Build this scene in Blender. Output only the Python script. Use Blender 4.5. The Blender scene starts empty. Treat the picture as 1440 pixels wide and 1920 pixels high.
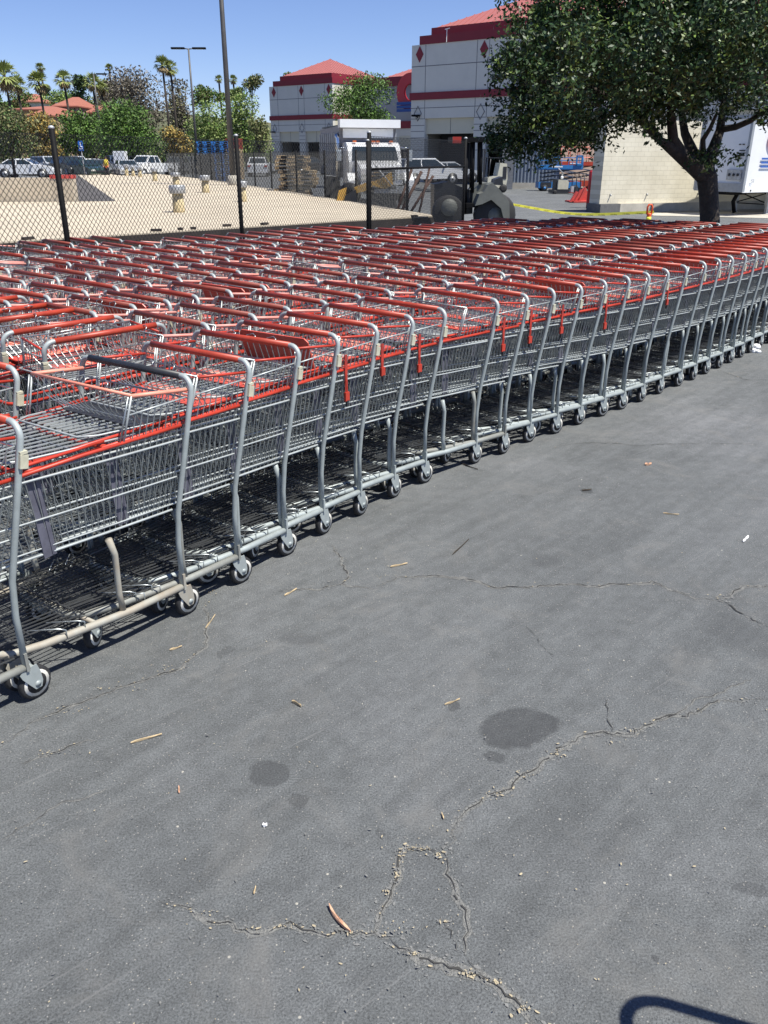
import bpy, math, random
import numpy as np
from mathutils import Vector, Matrix
random.seed(7); rng = np.random.default_rng(7)
R = math.radians
scene = bpy.context.scene
COL = scene.collection

# ---------------------------------------------------------------- camera, sky, sun, exposure
F_PX, PITCH, ROLL, CAM_H = 1533.9, 0.41095, 0.00340, 1.8466      # focal length in photo pixels (1440x1920)
cam = bpy.data.cameras.new('camera'); camo = bpy.data.objects.new('camera', cam); COL.objects.link(camo)
cam.sensor_fit = 'VERTICAL'; cam.sensor_height = 24.0; cam.lens = 24.0*F_PX/1920
cam.clip_start = 0.05; cam.clip_end = 3000
camo.location = (0, 0, CAM_H)
camo.rotation_euler = (Matrix.Rotation(math.pi/2-PITCH, 3, 'X') @ Matrix.Rotation(ROLL, 3, 'Z')).to_euler()
scene.camera = camo
SUN_EL, SUN_AZ = R(64), math.atan2(0.87, -0.49)                  # azimuth measured from +Y towards +X
sdir = Vector((math.sin(SUN_AZ)*math.cos(SUN_EL), math.cos(SUN_AZ)*math.cos(SUN_EL), math.sin(SUN_EL)))
world = bpy.data.worlds.new('World'); scene.world = world; world.use_nodes = True
wn = world.node_tree; bg = wn.nodes['Background']
sky = wn.nodes.new('ShaderNodeTexSky'); sky.sky_type = 'NISHITA'; sky.sun_disc = False
sky.sun_elevation = SUN_EL; sky.sun_rotation = SUN_AZ; sky.altitude = 1500; sky.air_density = 1.0; sky.dust_density = 0.0; sky.ozone_density = 3.0
tint = wn.nodes.new('ShaderNodeMix'); tint.data_type = 'RGBA'; tint.blend_type = 'MULTIPLY'; tint.inputs['Factor'].default_value = 1; tint.inputs[7].default_value = (0.74, 0.75, 0.94, 1)
wn.links.new(sky.outputs[0], tint.inputs[6]); wn.links.new(tint.outputs[2], bg.inputs[0]); bg.inputs[1].default_value = 0.095
sl = bpy.data.lights.new('sun', 'SUN'); sl.energy = 5.0; sl.angle = R(0.55); sl.color = (1.0, 0.965, 0.87)
so = bpy.data.objects.new('sun', sl); COL.objects.link(so); so.rotation_euler = sdir.to_track_quat('Z', 'Y').to_euler()
scene.view_settings.view_transform = 'Standard'; scene.view_settings.look = 'None'
scene.view_settings.exposure = 0.60; scene.view_settings.gamma = 1.0
scene.cycles.max_bounces = 6; scene.cycles.diffuse_bounces = 3; scene.cycles.glossy_bounces = 3
scene.cycles.transparent_max_bounces = 8

# ---------------------------------------------------------------- pixel helpers (photo pixels -> place)
CT, ST = math.cos(PITCH), math.sin(PITCH)
def ray(px, py):
    x = (px-720)/F_PX; y = (py-960)/F_PX
    c, s = math.cos(ROLL), math.sin(ROLL)
    x, y = c*x+s*y, -s*x+c*y
    return Vector((x, CT-ST*y, -ST-CT*y))
def at(px, py, D):
    r = ray(px, py); return Vector((0, 0, CAM_H)) + r*(D/r.y)
def gp(px, py, z=0.0):
    r = ray(px, py); return Vector((0, 0, CAM_H)) + r*((z-CAM_H)/r.z)
def sm(t):
    t = max(0.0, min(1.0, t)); return t*t*(3-2*t)
def gz(x, y): return -0.55*sm((y-16)/18)*sm((x+1.0)/5.0)*(1-sm((y-80)/18))
def gg(px, py):
    z = 0.0
    for _ in range(12):
        p = gp(px, py, z); z = 0.5*z+0.5*gz(p.x, p.y)
    return gp(px, py, z)

# ---------------------------------------------------------------- materials
MATS = {}
def mat(name, col, rough=0.6, metal=0.0, var=0.0, scale=6.0, bump=0.0, bscale=40.0, col2=None, island=0.0, spec=0.5, emit=None, coat=0.0, trans=0.0):
    if name in MATS: return MATS[name]
    m = bpy.data.materials.new(name); m.use_nodes = True; nt = m.node_tree; N, L = nt.nodes, nt.links
    b = N['Principled BSDF']; b.inputs['Roughness'].default_value = rough; b.inputs['Metallic'].default_value = metal
    b.inputs['Specular IOR Level'].default_value = spec; b.inputs['Coat Weight'].default_value = coat
    c4 = (*col, 1); b.inputs['Base Color'].default_value = c4
    tc = N.new('ShaderNodeTexCoord')
    last = None
    if var or col2:
        nz = N.new('ShaderNodeTexNoise'); nz.inputs['Scale'].default_value = scale; nz.inputs['Detail'].default_value = 6; nz.inputs['Roughness'].default_value = 0.65
        L.new(tc.outputs['Object'], nz.inputs['Vector'])
        rp = N.new('ShaderNodeValToRGB'); rp.color_ramp.elements[0].position = 0.32; rp.color_ramp.elements[1].position = 0.68
        d = col2 if col2 else tuple(c*(1-var) for c in col)
        u = col if col2 else tuple(min(1, c*(1+var*0.6)) for c in col)
        rp.color_ramp.elements[0].color = (*d, 1); rp.color_ramp.elements[1].color = (*u, 1)
        L.new(nz.outputs['Fac'], rp.inputs['Fac']); last = rp.outputs['Color']
        L.new(last, b.inputs['Base Color'])
    if island:
        g = N.new('ShaderNodeNewGeometry'); hs = N.new('ShaderNodeHueSaturation')
        mr = N.new('ShaderNodeMapRange'); mr.inputs['To Min'].default_value = 1-island; mr.inputs['To Max'].default_value = 1+island
        L.new(g.outputs['Random Per Island'], mr.inputs['Value']); L.new(mr.outputs[0], hs.inputs['Value'])
        mr2 = N.new('ShaderNodeMapRange'); mr2.inputs['To Min'].default_value = 0.5-island*0.012; mr2.inputs['To Max'].default_value = 0.5+island*0.03
        L.new(g.outputs['Random Per Island'], mr2.inputs['Value']); L.new(mr2.outputs[0], hs.inputs['Hue'])
        if last: L.new(last, hs.inputs['Color'])
        else: hs.inputs['Color'].default_value = c4
        L.new(hs.outputs[0], b.inputs['Base Color'])
    if bump:
        nb = N.new('ShaderNodeTexNoise'); nb.inputs['Scale'].default_value = bscale; nb.inputs['Detail'].default_value = 5
        L.new(tc.outputs['Object'], nb.inputs['Vector'])
        bp = N.new('ShaderNodeBump'); bp.inputs['Strength'].default_value = bump; bp.inputs['Distance'].default_value = 0.02
        L.new(nb.outputs['Fac'], bp.inputs['Height']); L.new(bp.outputs[0], b.inputs['Normal'])
    if emit:
        b.inputs['Emission Color'].default_value = (*emit[0], 1); b.inputs['Emission Strength'].default_value = emit[1]
    MATS[name] = m; return m
M_STEEL = mat('zinc_wire', (0.37, 0.40, 0.405), 0.34, 0.7, var=0.28, scale=9)
M_WIREL = mat('bright_zinc_rod', (0.43, 0.46, 0.46), 0.42, 0.35, var=0.2, scale=9)
M_RACK = mat('rack_wire', (0.10, 0.104, 0.108), 0.32, 0.5, var=0.3, scale=9)  # wire colour darkened to stand in for the shade under the carts
M_TUBE = mat('grey_tube_paint', (0.325, 0.36, 0.36), 0.48, 0.10, var=0.22, scale=7)
M_RUST = mat('worn_tube_rust', (0.36, 0.365, 0.33), 0.7, 0.1, col2=(0.31, 0.26, 0.20), scale=9)
M_RED = mat('red_handle_plastic', (0.38, 0.046, 0.022), 0.45, var=0.38, scale=5)
M_RED2 = mat('weathered_red_plastic', (0.27, 0.045, 0.028), 0.55, col2=(0.17, 0.04, 0.025), scale=8)
M_REDBR = mat('bright_red_plastic', (0.46, 0.042, 0.022), 0.42, var=0.3, scale=9)
M_PEACH = mat('sun_bleached_red', (0.78, 0.36, 0.26), 0.5, col2=(0.72, 0.22, 0.15), scale=4)
M_BLACKP = mat('black_plastic', (0.025, 0.027, 0.032), 0.45, var=0.3, scale=20)
M_TAG = mat('cream_plastic', (0.52, 0.50, 0.38), 0.5, var=0.2, scale=30)
M_TYRE = mat('tyre_rubber', (0.022, 0.022, 0.024), 0.75, var=0.35, scale=60)
M_RIM = mat('cream_wheel', (0.74, 0.72, 0.66), 0.5, var=0.25, scale=50)
M_PURP = mat('smoky_plastic_strip', (0.115, 0.115, 0.15), 0.25, var=0.3, scale=12)
M_WHITE = mat('white_paint', (0.80, 0.80, 0.80), 0.45, var=0.08, scale=4)
M_BLACK = mat('black_steel', (0.010, 0.010, 0.011), 0.6, var=0.3, scale=20, spec=0.08)
M_GLASS = mat('dark_glass', (0.02, 0.03, 0.035), 0.08, spec=0.8)
M_GALV = mat('galvanised', (0.42, 0.43, 0.44), 0.5, 0.4, var=0.3, scale=8)
M_CHROME = mat('chrome', (0.65, 0.66, 0.68), 0.15, 1.0)
M_CONC = mat('pale_concrete', (0.46, 0.43, 0.37), 0.85, var=0.25, scale=1.5, bump=0.2)
M_BARK = mat('bark', (0.060, 0.048, 0.038), 0.9, col2=(0.030, 0.024, 0.020), scale=14, bump=0.9, bscale=30)

# ---------------------------------------------------------------- mesh builder
class MB:
    def __init__(s): s.v = []; s.f = []; s.mi = []; s.mats = []; s.sm = []; s.M = None
    def _m(s, m):
        if m not in s.mats: s.mats.append(m)
        return s.mats.index(m)
    def add(s, vs, fs, m, smooth=False):
        o = len(s.v); k = s._m(m)
        if s.M is not None: vs = [tuple(s.M @ Vector(p)) for p in vs]
        s.v += [tuple(p) for p in vs]; s.f += [tuple(i+o for i in f) for f in fs]
        s.mi += [k]*len(fs); s.sm += [smooth]*len(fs)
        return s
    def box(s, c, d, m, rz=0.0, ax=None):
        x, y, z = d[0]/2, d[1]/2, d[2]/2
        P = [Vector((i*x, j*y, k*z)) for i in (-1, 1) for j in (-1, 1) for k in (-1, 1)]
        if ax is not None: P = [ax @ p for p in P]
        elif rz: q = Matrix.Rotation(rz, 3, 'Z'); P = [q @ p for p in P]
        c = Vector(c)
        return s.add([p+c for p in P], [(0, 1, 3, 2), (4, 6, 7, 5), (0, 4, 5, 1), (2, 3, 7, 6), (0, 2, 6, 4), (1, 5, 7, 3)], m)
    def tube(s, pts, r, m, n=6, caps=True, closed=False, smooth=True):
        P = [Vector(p) for p in pts]; k = len(P)
        rr = r if isinstance(r, (list, tuple)) else [r]*k
        up = None; vs = []
        for i in range(k):
            if closed: t = P[(i+1) % k]-P[i-1]
            else: t = P[min(i+1, k-1)]-P[max(i-1, 0)]
            if t.length < 1e-9: t = Vector((0, 0, 1))
            t.normalize()
            if up is None:
                a = Vector((0, 0, 1)) if abs(t.z) < 0.9 else Vector((1, 0, 0))
                up = a.cross(t).normalized()
            else:
                up = up - t*up.dot(t)
                up = up.normalized() if up.length > 1e-6 else Vector((1, 0, 0)).cross(t).normalized()
            w = t.cross(up)
            for j in range(n):
                a = 2*math.pi*(j+0.5)/n; vs.append(P[i]+(up*math.cos(a)+w*math.sin(a))*rr[i])
        fs = []
        for i in range(k if closed else k-1):
            a, b = i*n, ((i+1) % k)*n
            for j in range(n): fs.append((a+j, a+(j+1) % n, b+(j+1) % n, b+j))
        if caps and not closed: fs += [tuple(range(n-1, -1, -1)), tuple((k-1)*n+j for j in range(n))]
        return s.add(vs, fs, m, smooth and n > 4)
    def wire(s, a, b, r, m): return s.tube([a, b], r, m, n=4, caps=False)
    def lathe(s, prof, m, n=16, axis='Z', c=(0, 0, 0), smooth=True):
        c = Vector(c); vs = []
        for (r, h) in prof:
            for j in range(n):
                a = 2*math.pi*j/n; x, y = r*math.cos(a), r*math.sin(a)
                p = Vector((x, y, h)) if axis == 'Z' else (Vector((x, h, y)) if axis == 'Y' else Vector((h, x, y)))
                vs.append(p+c)
        fs = []
        for i in range(len(prof)-1):
            for j in range(n): fs.append((i*n+j, i*n+(j+1) % n, (i+1)*n+(j+1) % n, (i+1)*n+j))
        fs += [tuple(range(n-1, -1, -1)), tuple((len(prof)-1)*n+j for j in range(n))]
        return s.add(vs, fs, m, smooth)
    def prism(s, poly, a, b, m, plane='XZ'):
        # poly 2D outline, extruded between a and b along the remaining axis
        def P(u, v, w): return (u, w, v) if plane == 'XZ' else ((u, v, w) if plane == 'XY' else (w, u, v))
        n = len(poly)
        vs = [P(u, v, a) for u, v in poly]+[P(u, v, b) for u, v in poly]
        fs = [tuple(range(n)), tuple(range(2*n-1, n-1, -1))]+[(i, i+n, (i+1) % n+n, (i+1) % n) for i in range(n)]
        return s.add(vs, fs, m)
    def quad(s, a, b, c, d, m): return s.add([a, b, c, d], [(0, 1, 2, 3)], m)
    def ball(s, c, r, m, n=10, k=6):
        rx, ry, rz = (r, r, r) if not isinstance(r, (tuple, list)) else r
        c = Vector(c); vs = [c+Vector((0, 0, -rz))]
        for i in range(1, k):
            a = -math.pi/2+math.pi*i/k
            for j in range(n):
                b = 2*math.pi*j/n; vs.append(c+Vector((rx*math.cos(a)*math.cos(b), ry*math.cos(a)*math.sin(b), rz*math.sin(a))))
        vs.append(c+Vector((0, 0, rz))); fs = []
        for j in range(n): fs.append((0, 1+(j+1) % n, 1+j))
        for i in range(k-2):
            for j in range(n): fs.append((1+i*n+j, 1+i*n+(j+1) % n, 1+(i+1)*n+(j+1) % n, 1+(i+1)*n+j))
        e = 1+(k-1)*n
        for j in range(n): fs.append((e, e-n+j, e-n+(j+1) % n))
        return s.add(vs, fs, m, True)
    def merge(s, o):
        off = len(s.v); s.v += o.v; s.f += [tuple(i+off for i in f) for f in o.f]
        mp = [s._m(m) for m in o.mats]; s.mi += [mp[i] for i in o.mi]; s.sm += o.sm; return s
    def mesh(s, name):
        me = bpy.data.meshes.new(name); me.from_pydata(s.v, [], s.f)
        for m in s.mats: me.materials.append(m)
        me.polygons.foreach_set('material_index', s.mi); me.polygons.foreach_set('use_smooth', s.sm)
        me.update(); return me
    def build(s, name, parent=None, **kw):
        o = bpy.data.objects.new(name, s.mesh(name)); COL.objects.link(o); o.parent = parent; tag(o, **kw); return o
def tag(o, label=None, cat=None, group=None, kind=None):
    if label: o['label'] = label
    if cat: o['category'] = cat
    if group: o['group'] = group
    if kind or cat: o['kind'] = kind or 'thing'
    return o
def empty(name, loc, rz=0.0, label=None, cat=None, group=None):
    o = bpy.data.objects.new(name, None); COL.objects.link(o); o.location = loc; o.rotation_euler = (0, 0, rz)
    o.empty_display_size = 0.2
    return tag(o, label, cat, group)
def fastmesh(name, V, nper, mats, parent=None, mi=None):
    # V: (k*nper,3) array, every nper vertices one face
    V = np.asarray(V, dtype=np.float32); k = len(V)//nper
    me = bpy.data.meshes.new(name); me.vertices.add(len(V)); me.vertices.foreach_set('co', V.ravel())
    me.loops.add(len(V)); me.loops.foreach_set('vertex_index', np.arange(len(V), dtype=np.int32))
    me.polygons.add(k); me.polygons.foreach_set('loop_start', np.arange(0, len(V), nper, dtype=np.int32))
    me.polygons.foreach_set('loop_total', np.full(k, nper, dtype=np.int32))
    for m in mats: me.materials.append(m)
    if mi is not None: me.polygons.foreach_set('material_index', np.asarray(mi, dtype=np.int32))
    me.update(calc_edges=True)
    o = bpy.data.objects.new(name, me); COL.objects.link(o); o.parent = parent; return o
def copy_tree(o, parent=None):
    c = o.copy(); COL.objects.link(c); c.parent = parent
    for ch in list(o.children): copy_tree(ch, c)
    return c
ORD = ['first', 'second', 'third', 'fourth', 'fifth', 'sixth', 'seventh', 'eighth', 'ninth', 'tenth', 'eleventh', 'twelfth', 'thirteenth', 'fourteenth', 'fifteenth', 'sixteenth', 'seventeenth', 'eighteenth', 'nineteenth', 'twentieth']
def ordn(i):
    if i < 20: return ORD[i]
    t, u = divmod(i+1, 10); T = {2: 'twenty', 3: 'thirty', 4: 'forty', 5: 'fifty', 6: 'sixty'}
    return (T[t]+'-'+ORD[u-1]) if u else {3: 'thirtieth', 4: 'fortieth', 5: 'fiftieth', 6: 'sixtieth'}[t]

# ================================================================ GROUND
def asphalt_mat():
    m = bpy.data.materials.new('asphalt'); m.use_nodes = True; nt = m.node_tree; N, L = nt.nodes, nt.links
    b = N['Principled BSDF']; b.inputs['Roughness'].default_value = 0.72; b.inputs['Specular IOR Level'].default_value = 0.35
    tc = N.new('ShaderNodeTexCoord')
    def noise(scale, det=5, rough=0.6, vec=None, dist=0.0):
        n = N.new('ShaderNodeTexNoise'); n.inputs['Scale'].default_value = scale; n.inputs['Detail'].default_value = det
        n.inputs['Roughness'].default_value = rough; n.inputs['Distortion'].default_value = dist
        L.new(vec if vec is not None else tc.outputs['Object'], n.inputs['Vector']); return n
    def ramp(src, e):
        r = N.new('ShaderNodeValToRGB'); cr = r.color_ramp
        cr.elements[0].position, cr.elements[0].color = e[0][0], (*e[0][1], 1)
        cr.elements[1].position, cr.elements[1].color = e[-1][0], (*e[-1][1], 1)
        for p, c in e[1:-1]: q = cr.elements.new(p); q.color = (*c, 1)
        L.new(src, r.inputs['Fac']); return r.outputs['Color']
    def mix(f, a, bb, t='MIX'):
        x = N.new('ShaderNodeMix'); x.data_type = 'RGBA'; x.blend_type = t
        if isinstance(f, float): x.inputs['Factor'].default_value = f
        else: L.new(f, x.inputs['Factor'])
        for i, s in ((6, a), (7, bb)):
            if isinstance(s, tuple): x.inputs[i].default_value = (*s, 1)
            else: L.new(s, x.inputs[i])
        return x.outputs[2]
    def g(v): return (v, v, v)
    big = noise(0.55, 7, 0.62, dist=0.5)
    base = ramp(big.outputs['Fac'], [(0.30, (0.092, 0.097, 0.100)), (0.5, (0.112, 0.118, 0.121)), (0.72, (0.150, 0.155, 0.161))])
    mp = N.new('ShaderNodeMapping'); mp.vector_type = 'TEXTURE'; mp.inputs['Rotation'].default_value = (0, 0, R(47)); mp.inputs['Scale'].default_value = (1.4, .16, 1)
    L.new(tc.outputs['Object'], mp.inputs['Vector'])
    streak = noise(1.3, 6, 0.7, mp.outputs[0]); st = ramp(streak.outputs['Fac'], [(0.35, g(0.86)), (0.65, g(1.14))])
    base = mix(1.0, base, st, 'MULTIPLY')
    med = noise(14, 6, 0.7); base = mix(1.0, base, ramp(med.outputs['Fac'], [(0.3, g(0.84)), (0.7, g(1.16))]), 'MULTIPLY')
    fine = noise(170, 4, 0.75); base = mix(1.0, base, ramp(fine.outputs['Fac'], [(0.3, g(0.38)), (0.7, g(1.68))]), 'MULTIPLY')
    # pale aggregate and grit
    vo = N.new('ShaderNodeTexVoronoi'); vo.inputs['Scale'].default_value = 110; vo.inputs['Randomness'].default_value = 1.0; L.new(tc.outputs['Object'], vo.inputs['Vector'])
    sep = N.new('ShaderNodeSeparateColor'); L.new(vo.outputs['Color'], sep.inputs[0])
    pick = N.new('ShaderNodeMath'); pick.operation = 'GREATER_THAN'; pick.inputs[1].default_value = 0.86; L.new(sep.outputs[0], pick.inputs[0])
    near = N.new('ShaderNodeMath'); near.operation = 'LESS_THAN'; near.inputs[1].default_value = 0.22; L.new(vo.outputs['Distance'], near.inputs[0])
    sp = N.new('ShaderNodeMath'); sp.operation = 'MULTIPLY'; L.new(pick.outputs[0], sp.inputs[0]); L.new(near.outputs[0], sp.inputs[1])
    base = mix(sp.outputs[0], base, (0.30, 0.29, 0.27))
    vo2 = N.new('ShaderNodeTexVoronoi'); vo2.inputs['Scale'].default_value = 26; L.new(tc.outputs['Object'], vo2.inputs['Vector'])
    sep2 = N.new('ShaderNodeSeparateColor'); L.new(vo2.outputs['Color'], sep2.inputs[0])
    pick2 = N.new('ShaderNodeMath'); pick2.operation = 'GREATER_THAN'; pick2.inputs[1].default_value = 0.965; L.new(sep2.outputs[0], pick2.inputs[0])
    near2 = N.new('ShaderNodeMath'); near2.operation = 'LESS_THAN'; near2.inputs[1].default_value = 0.10; L.new(vo2.outputs['Distance'], near2.inputs[0])
    sp2 = N.new('ShaderNodeMath'); sp2.operation = 'MULTIPLY'; L.new(pick2.outputs[0], sp2.inputs[0]); L.new(near2.outputs[0], sp2.inputs[1])
    base = mix(sp2.outputs[0], base, (0.42, 0.40, 0.35))
    # scratches
    mp2 = N.new('ShaderNodeMapping'); mp2.vector_type = 'TEXTURE'; mp2.inputs['Rotation'].default_value = (0, 0, R(40)); mp2.inputs['Scale'].default_value = (.9, .018, 1)
    L.new(tc.outputs['Object'], mp2.inputs['Vector'])
    sc = noise(1.6, 3, 0.6, mp2.outputs[0], 0.3); scr = ramp(sc.outputs['Fac'], [(0.62, g(0)), (0.74, g(0.42))])
    base = mix(scr, base, (0.22, 0.22, 0.22))
    # worn dry patches (pale)
    dust = noise(2.2, 7, 0.7, dist=1.2); du = ramp(dust.outputs['Fac'], [(0.53, g(0)), (0.75, g(0.50))])
    base = mix(du, base, (0.20, 0.195, 0.185))
    # oil stains: ellipses with warped edges
    wv = noise(5.0, 5, 0.6); w3 = N.new('ShaderNodeVectorMath'); w3.operation = 'MULTIPLY_ADD'
    w3.inputs[1].default_value = (0.15, 0.15, 0); L.new(wv.outputs['Color'], w3.inputs[0]); L.new(tc.outputs['Object'], w3.inputs[2])
    stn = N.new('ShaderNodeMapRange'); stn.inputs['From Min'].default_value = .3; stn.inputs['From Max'].default_value = .7; stn.inputs['To Min'].default_value = .6; stn.inputs['To Max'].default_value = 1.35; L.new(med.outputs['Fac'], stn.inputs['Value'])
    for (px, py, rx, ry, ang, st_) in [(975, 1366, 70, 33, 17, 0.55), (505, 1450, 40, 30, 0, 0.42), (925, 1423, 19, 11, 0, 0.50), (846, 1325, 14, 10, 0, 0.5), (566, 1503, 18, 15, 0, 0.34),
                                  (560, 1198, 30, 9, 0, 0.30), (420, 1222, 14, 9, 0, 0.34), (1020, 1052, 24, 10, 0, 0.25), (1385, 1190, 45, 26, 0, 0.22), (1410, 1672, 34, 12, -8, 0.35), (1230, 1796, 10, 7, 0, 0.4), (720, 1556, 10, 9, 0, 0.35), (1100, 920, 12, 5, 0, 0.5), (800, 1650, 60, 30, 0, 0.12), (330, 1640, 50, 26, 0, 0.14), (1090, 1560, 90, 40, 0, 0.10)]:
        aa = R(ang); c0 = gp(px, py); ex = gp(px+rx*math.cos(aa), py-rx*math.sin(aa))-c0; ey = gp(px, py-ry)-c0
        mpp = N.new('ShaderNodeMapping'); mpp.vector_type = 'TEXTURE'; mpp.inputs['Location'].default_value = (c0.x+0.075, c0.y+0.075, 0)
        mpp.inputs['Rotation'].default_value = (0, 0, math.atan2(ex.y, ex.x)); mpp.inputs['Scale'].default_value = (ex.length, ey.length, 1e6)
        L.new(w3.outputs[0], mpp.inputs['Vector'])
        ln = N.new('ShaderNodeVectorMath'); ln.operation = 'LENGTH'; L.new(mpp.outputs[0], ln.inputs[0])
        mr = N.new('ShaderNodeMapRange'); mr.inputs['From Min'].default_value = 0.93; mr.inputs['From Max'].default_value = 1.08 if st_ > 0.3 else 1.5
        mr.inputs['To Min'].default_value = st_; mr.inputs['To Max'].default_value = 0.0; L.new(ln.outputs['Value'], mr.inputs['Value'])
        mf = N.new('ShaderNodeMath'); mf.operation = 'MULTIPLY'; mf.use_clamp = True; L.new(mr.outputs[0], mf.inputs[0]); L.new(stn.outputs[0], mf.inputs[1])
        base = mix(mf.outputs[0], base, (0.030, 0.031, 0.034))
    L.new(base, b.inputs['Base Color'])
    ad = N.new('ShaderNodeMath'); ad.operation = 'ADD'; L.new(fine.outputs['Fac'], ad.inputs[0]); L.new(med.outputs['Fac'], ad.inputs[1])
    bp = N.new('ShaderNodeBump'); bp.inputs['Strength'].default_value = 0.85; bp.inputs['Distance'].default_value = 0.006
    L.new(ad.outputs[0], bp.inputs['Height']); L.new(bp.outputs[0], b.inputs['Normal'])
    return m
M_ASPH = asphalt_mat()
M_CRACK = mat('crack_void', (0.045, 0.044, 0.042), 0.95)
M_CRUMB = mat('crack_crumble', (0.21, 0.21, 0.205), 0.95, col2=(0.13, 0.132, 0.132), scale=40, bump=0.3, bscale=120)
M_LIP = mat('crack_lip', (0.24, 0.238, 0.225), 0.95, col2=(0.125, 0.128, 0.128), scale=30, bump=0.8, bscale=150)
M_SAND = mat('dry_debris', (0.46, 0.39, 0.26), 0.95, col2=(0.30, 0.26, 0.19), scale=60, bump=0.3, bscale=150)
g = MB()
xs = [-700, -300, -120, -60, -30, -10]+[-6+i for i in range(0, 14)]+[9, 12, 16, 20, 30, 60, 120, 300, 700]
ys = [-60, -10, 0, 8, 16]+[17+i for i in range(0, 20)]+[40, 50, 60, 65, 70, 75, 80, 84, 88, 92, 96, 100, 120, 200, 400, 1200]
vs = [(x, y, gz(x, y)) for y in ys for x in xs]; nx = len(xs)
g.add(vs, [(j*nx+i, j*nx+i+1, (j+1)*nx+i+1, (j+1)*nx+i) for j in range(len(ys)-1) for i in range(nx-1)], M_ASPH, True)
cn = [0]
def crack(px, w0=0.006, seed=1, crumb=0.5, sand=0.0, amp=0.012):
    rg = random.Random(seed); P = [gp(*p) for p in px]; pts = []
    for a, b in zip(P[:-1], P[1:]):
        n = max(2, int((b-a).length/0.018)); nn = Vector((-(b-a).y, (b-a).x, 0)).normalized()
        for i in range(n):
            t = i/n; pts.append(a.lerp(b, t)+nn*(rg.uniform(-1, 1)*amp*.55+amp*1.1*math.sin(t*n*.31+seed)*math.sin(t*n*.13+2*seed))*(1 if i else 0.3))
    pts.append(P[-1]); k = len(pts); L_, R_ = [], []
    for i in range(k):
        t = (pts[min(i+1, k-1)]-pts[max(i-1, 0)]).normalized(); nn = Vector((-t.y, t.x, 0))
        e = min(1, 4*i/k+0.1, 4*(k-1-i)/k+0.1); w = w0*e*rg.uniform(0.05, 0.85)
        L_.append(pts[i]+nn*w*0.5); R_.append(pts[i]-nn*w*0.5)
        for _ in range(4):
            if rg.random() > crumb*1.15: continue
            c = pts[i]+nn*rg.gauss(0, 1)*w0*1.9+t*rg.uniform(-.02, .02); m_ = M_SAND if rg.random() < sand*0.22 else M_CRUMB
            r_ = w0*rg.uniform(0.10, 0.50)+0.0006; q = rg.randint(4, 7); a0 = rg.random()*6; el = rg.uniform(1.0, 2.2)
            cn[0] += 1
            g.add([(c+(t*math.cos(a0+2*math.pi*j/q)*el+nn*math.sin(a0+2*math.pi*j/q))*r_*rg.uniform(0.5, 1.1)+Vector((0, 0, 0.0012+0.00006*(cn[0] % 40)+(0.003 if m_ is M_SAND else 0)))) for j in range(q)], [tuple(range(q))], m_)
    z = Vector((0, 0, 0.0040)); z1 = Vector((0, 0, 0.0009)); wa = wb = 0; on = True
    if crumb > .45:      # weathered, slightly paler lips of the crack
        E1, E2 = [], []
        for i in range(k):
            t = (pts[min(i+1, k-1)]-pts[max(i-1, 0)]).normalized(); nn = Vector((-t.y, t.x, 0)); e = min(1, 5*i/k, 5*(k-1-i)/k)
            wa = .5*wa+.5*w0*e*rg.uniform(.1, 2.6); wb = .5*wb+.5*w0*e*rg.uniform(.1, 2.6); E1.append(pts[i]+nn*wa+z1); E2.append(pts[i]-nn*wb+z1)
        for i in range(k-1): g.add([E1[i], E2[i], E2[i+1], E1[i+1]], [(0, 1, 2, 3)], M_LIP)
    for i in range(k-1):
        if rg.random() < .16: on = not on
        if not on and rg.random() < .6: on = True
        if on: g.add([L_[i]+z, R_[i]+z, R_[i+1]+z, L_[i+1]+z], [(0, 1, 2, 3)], M_CRACK)
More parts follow.
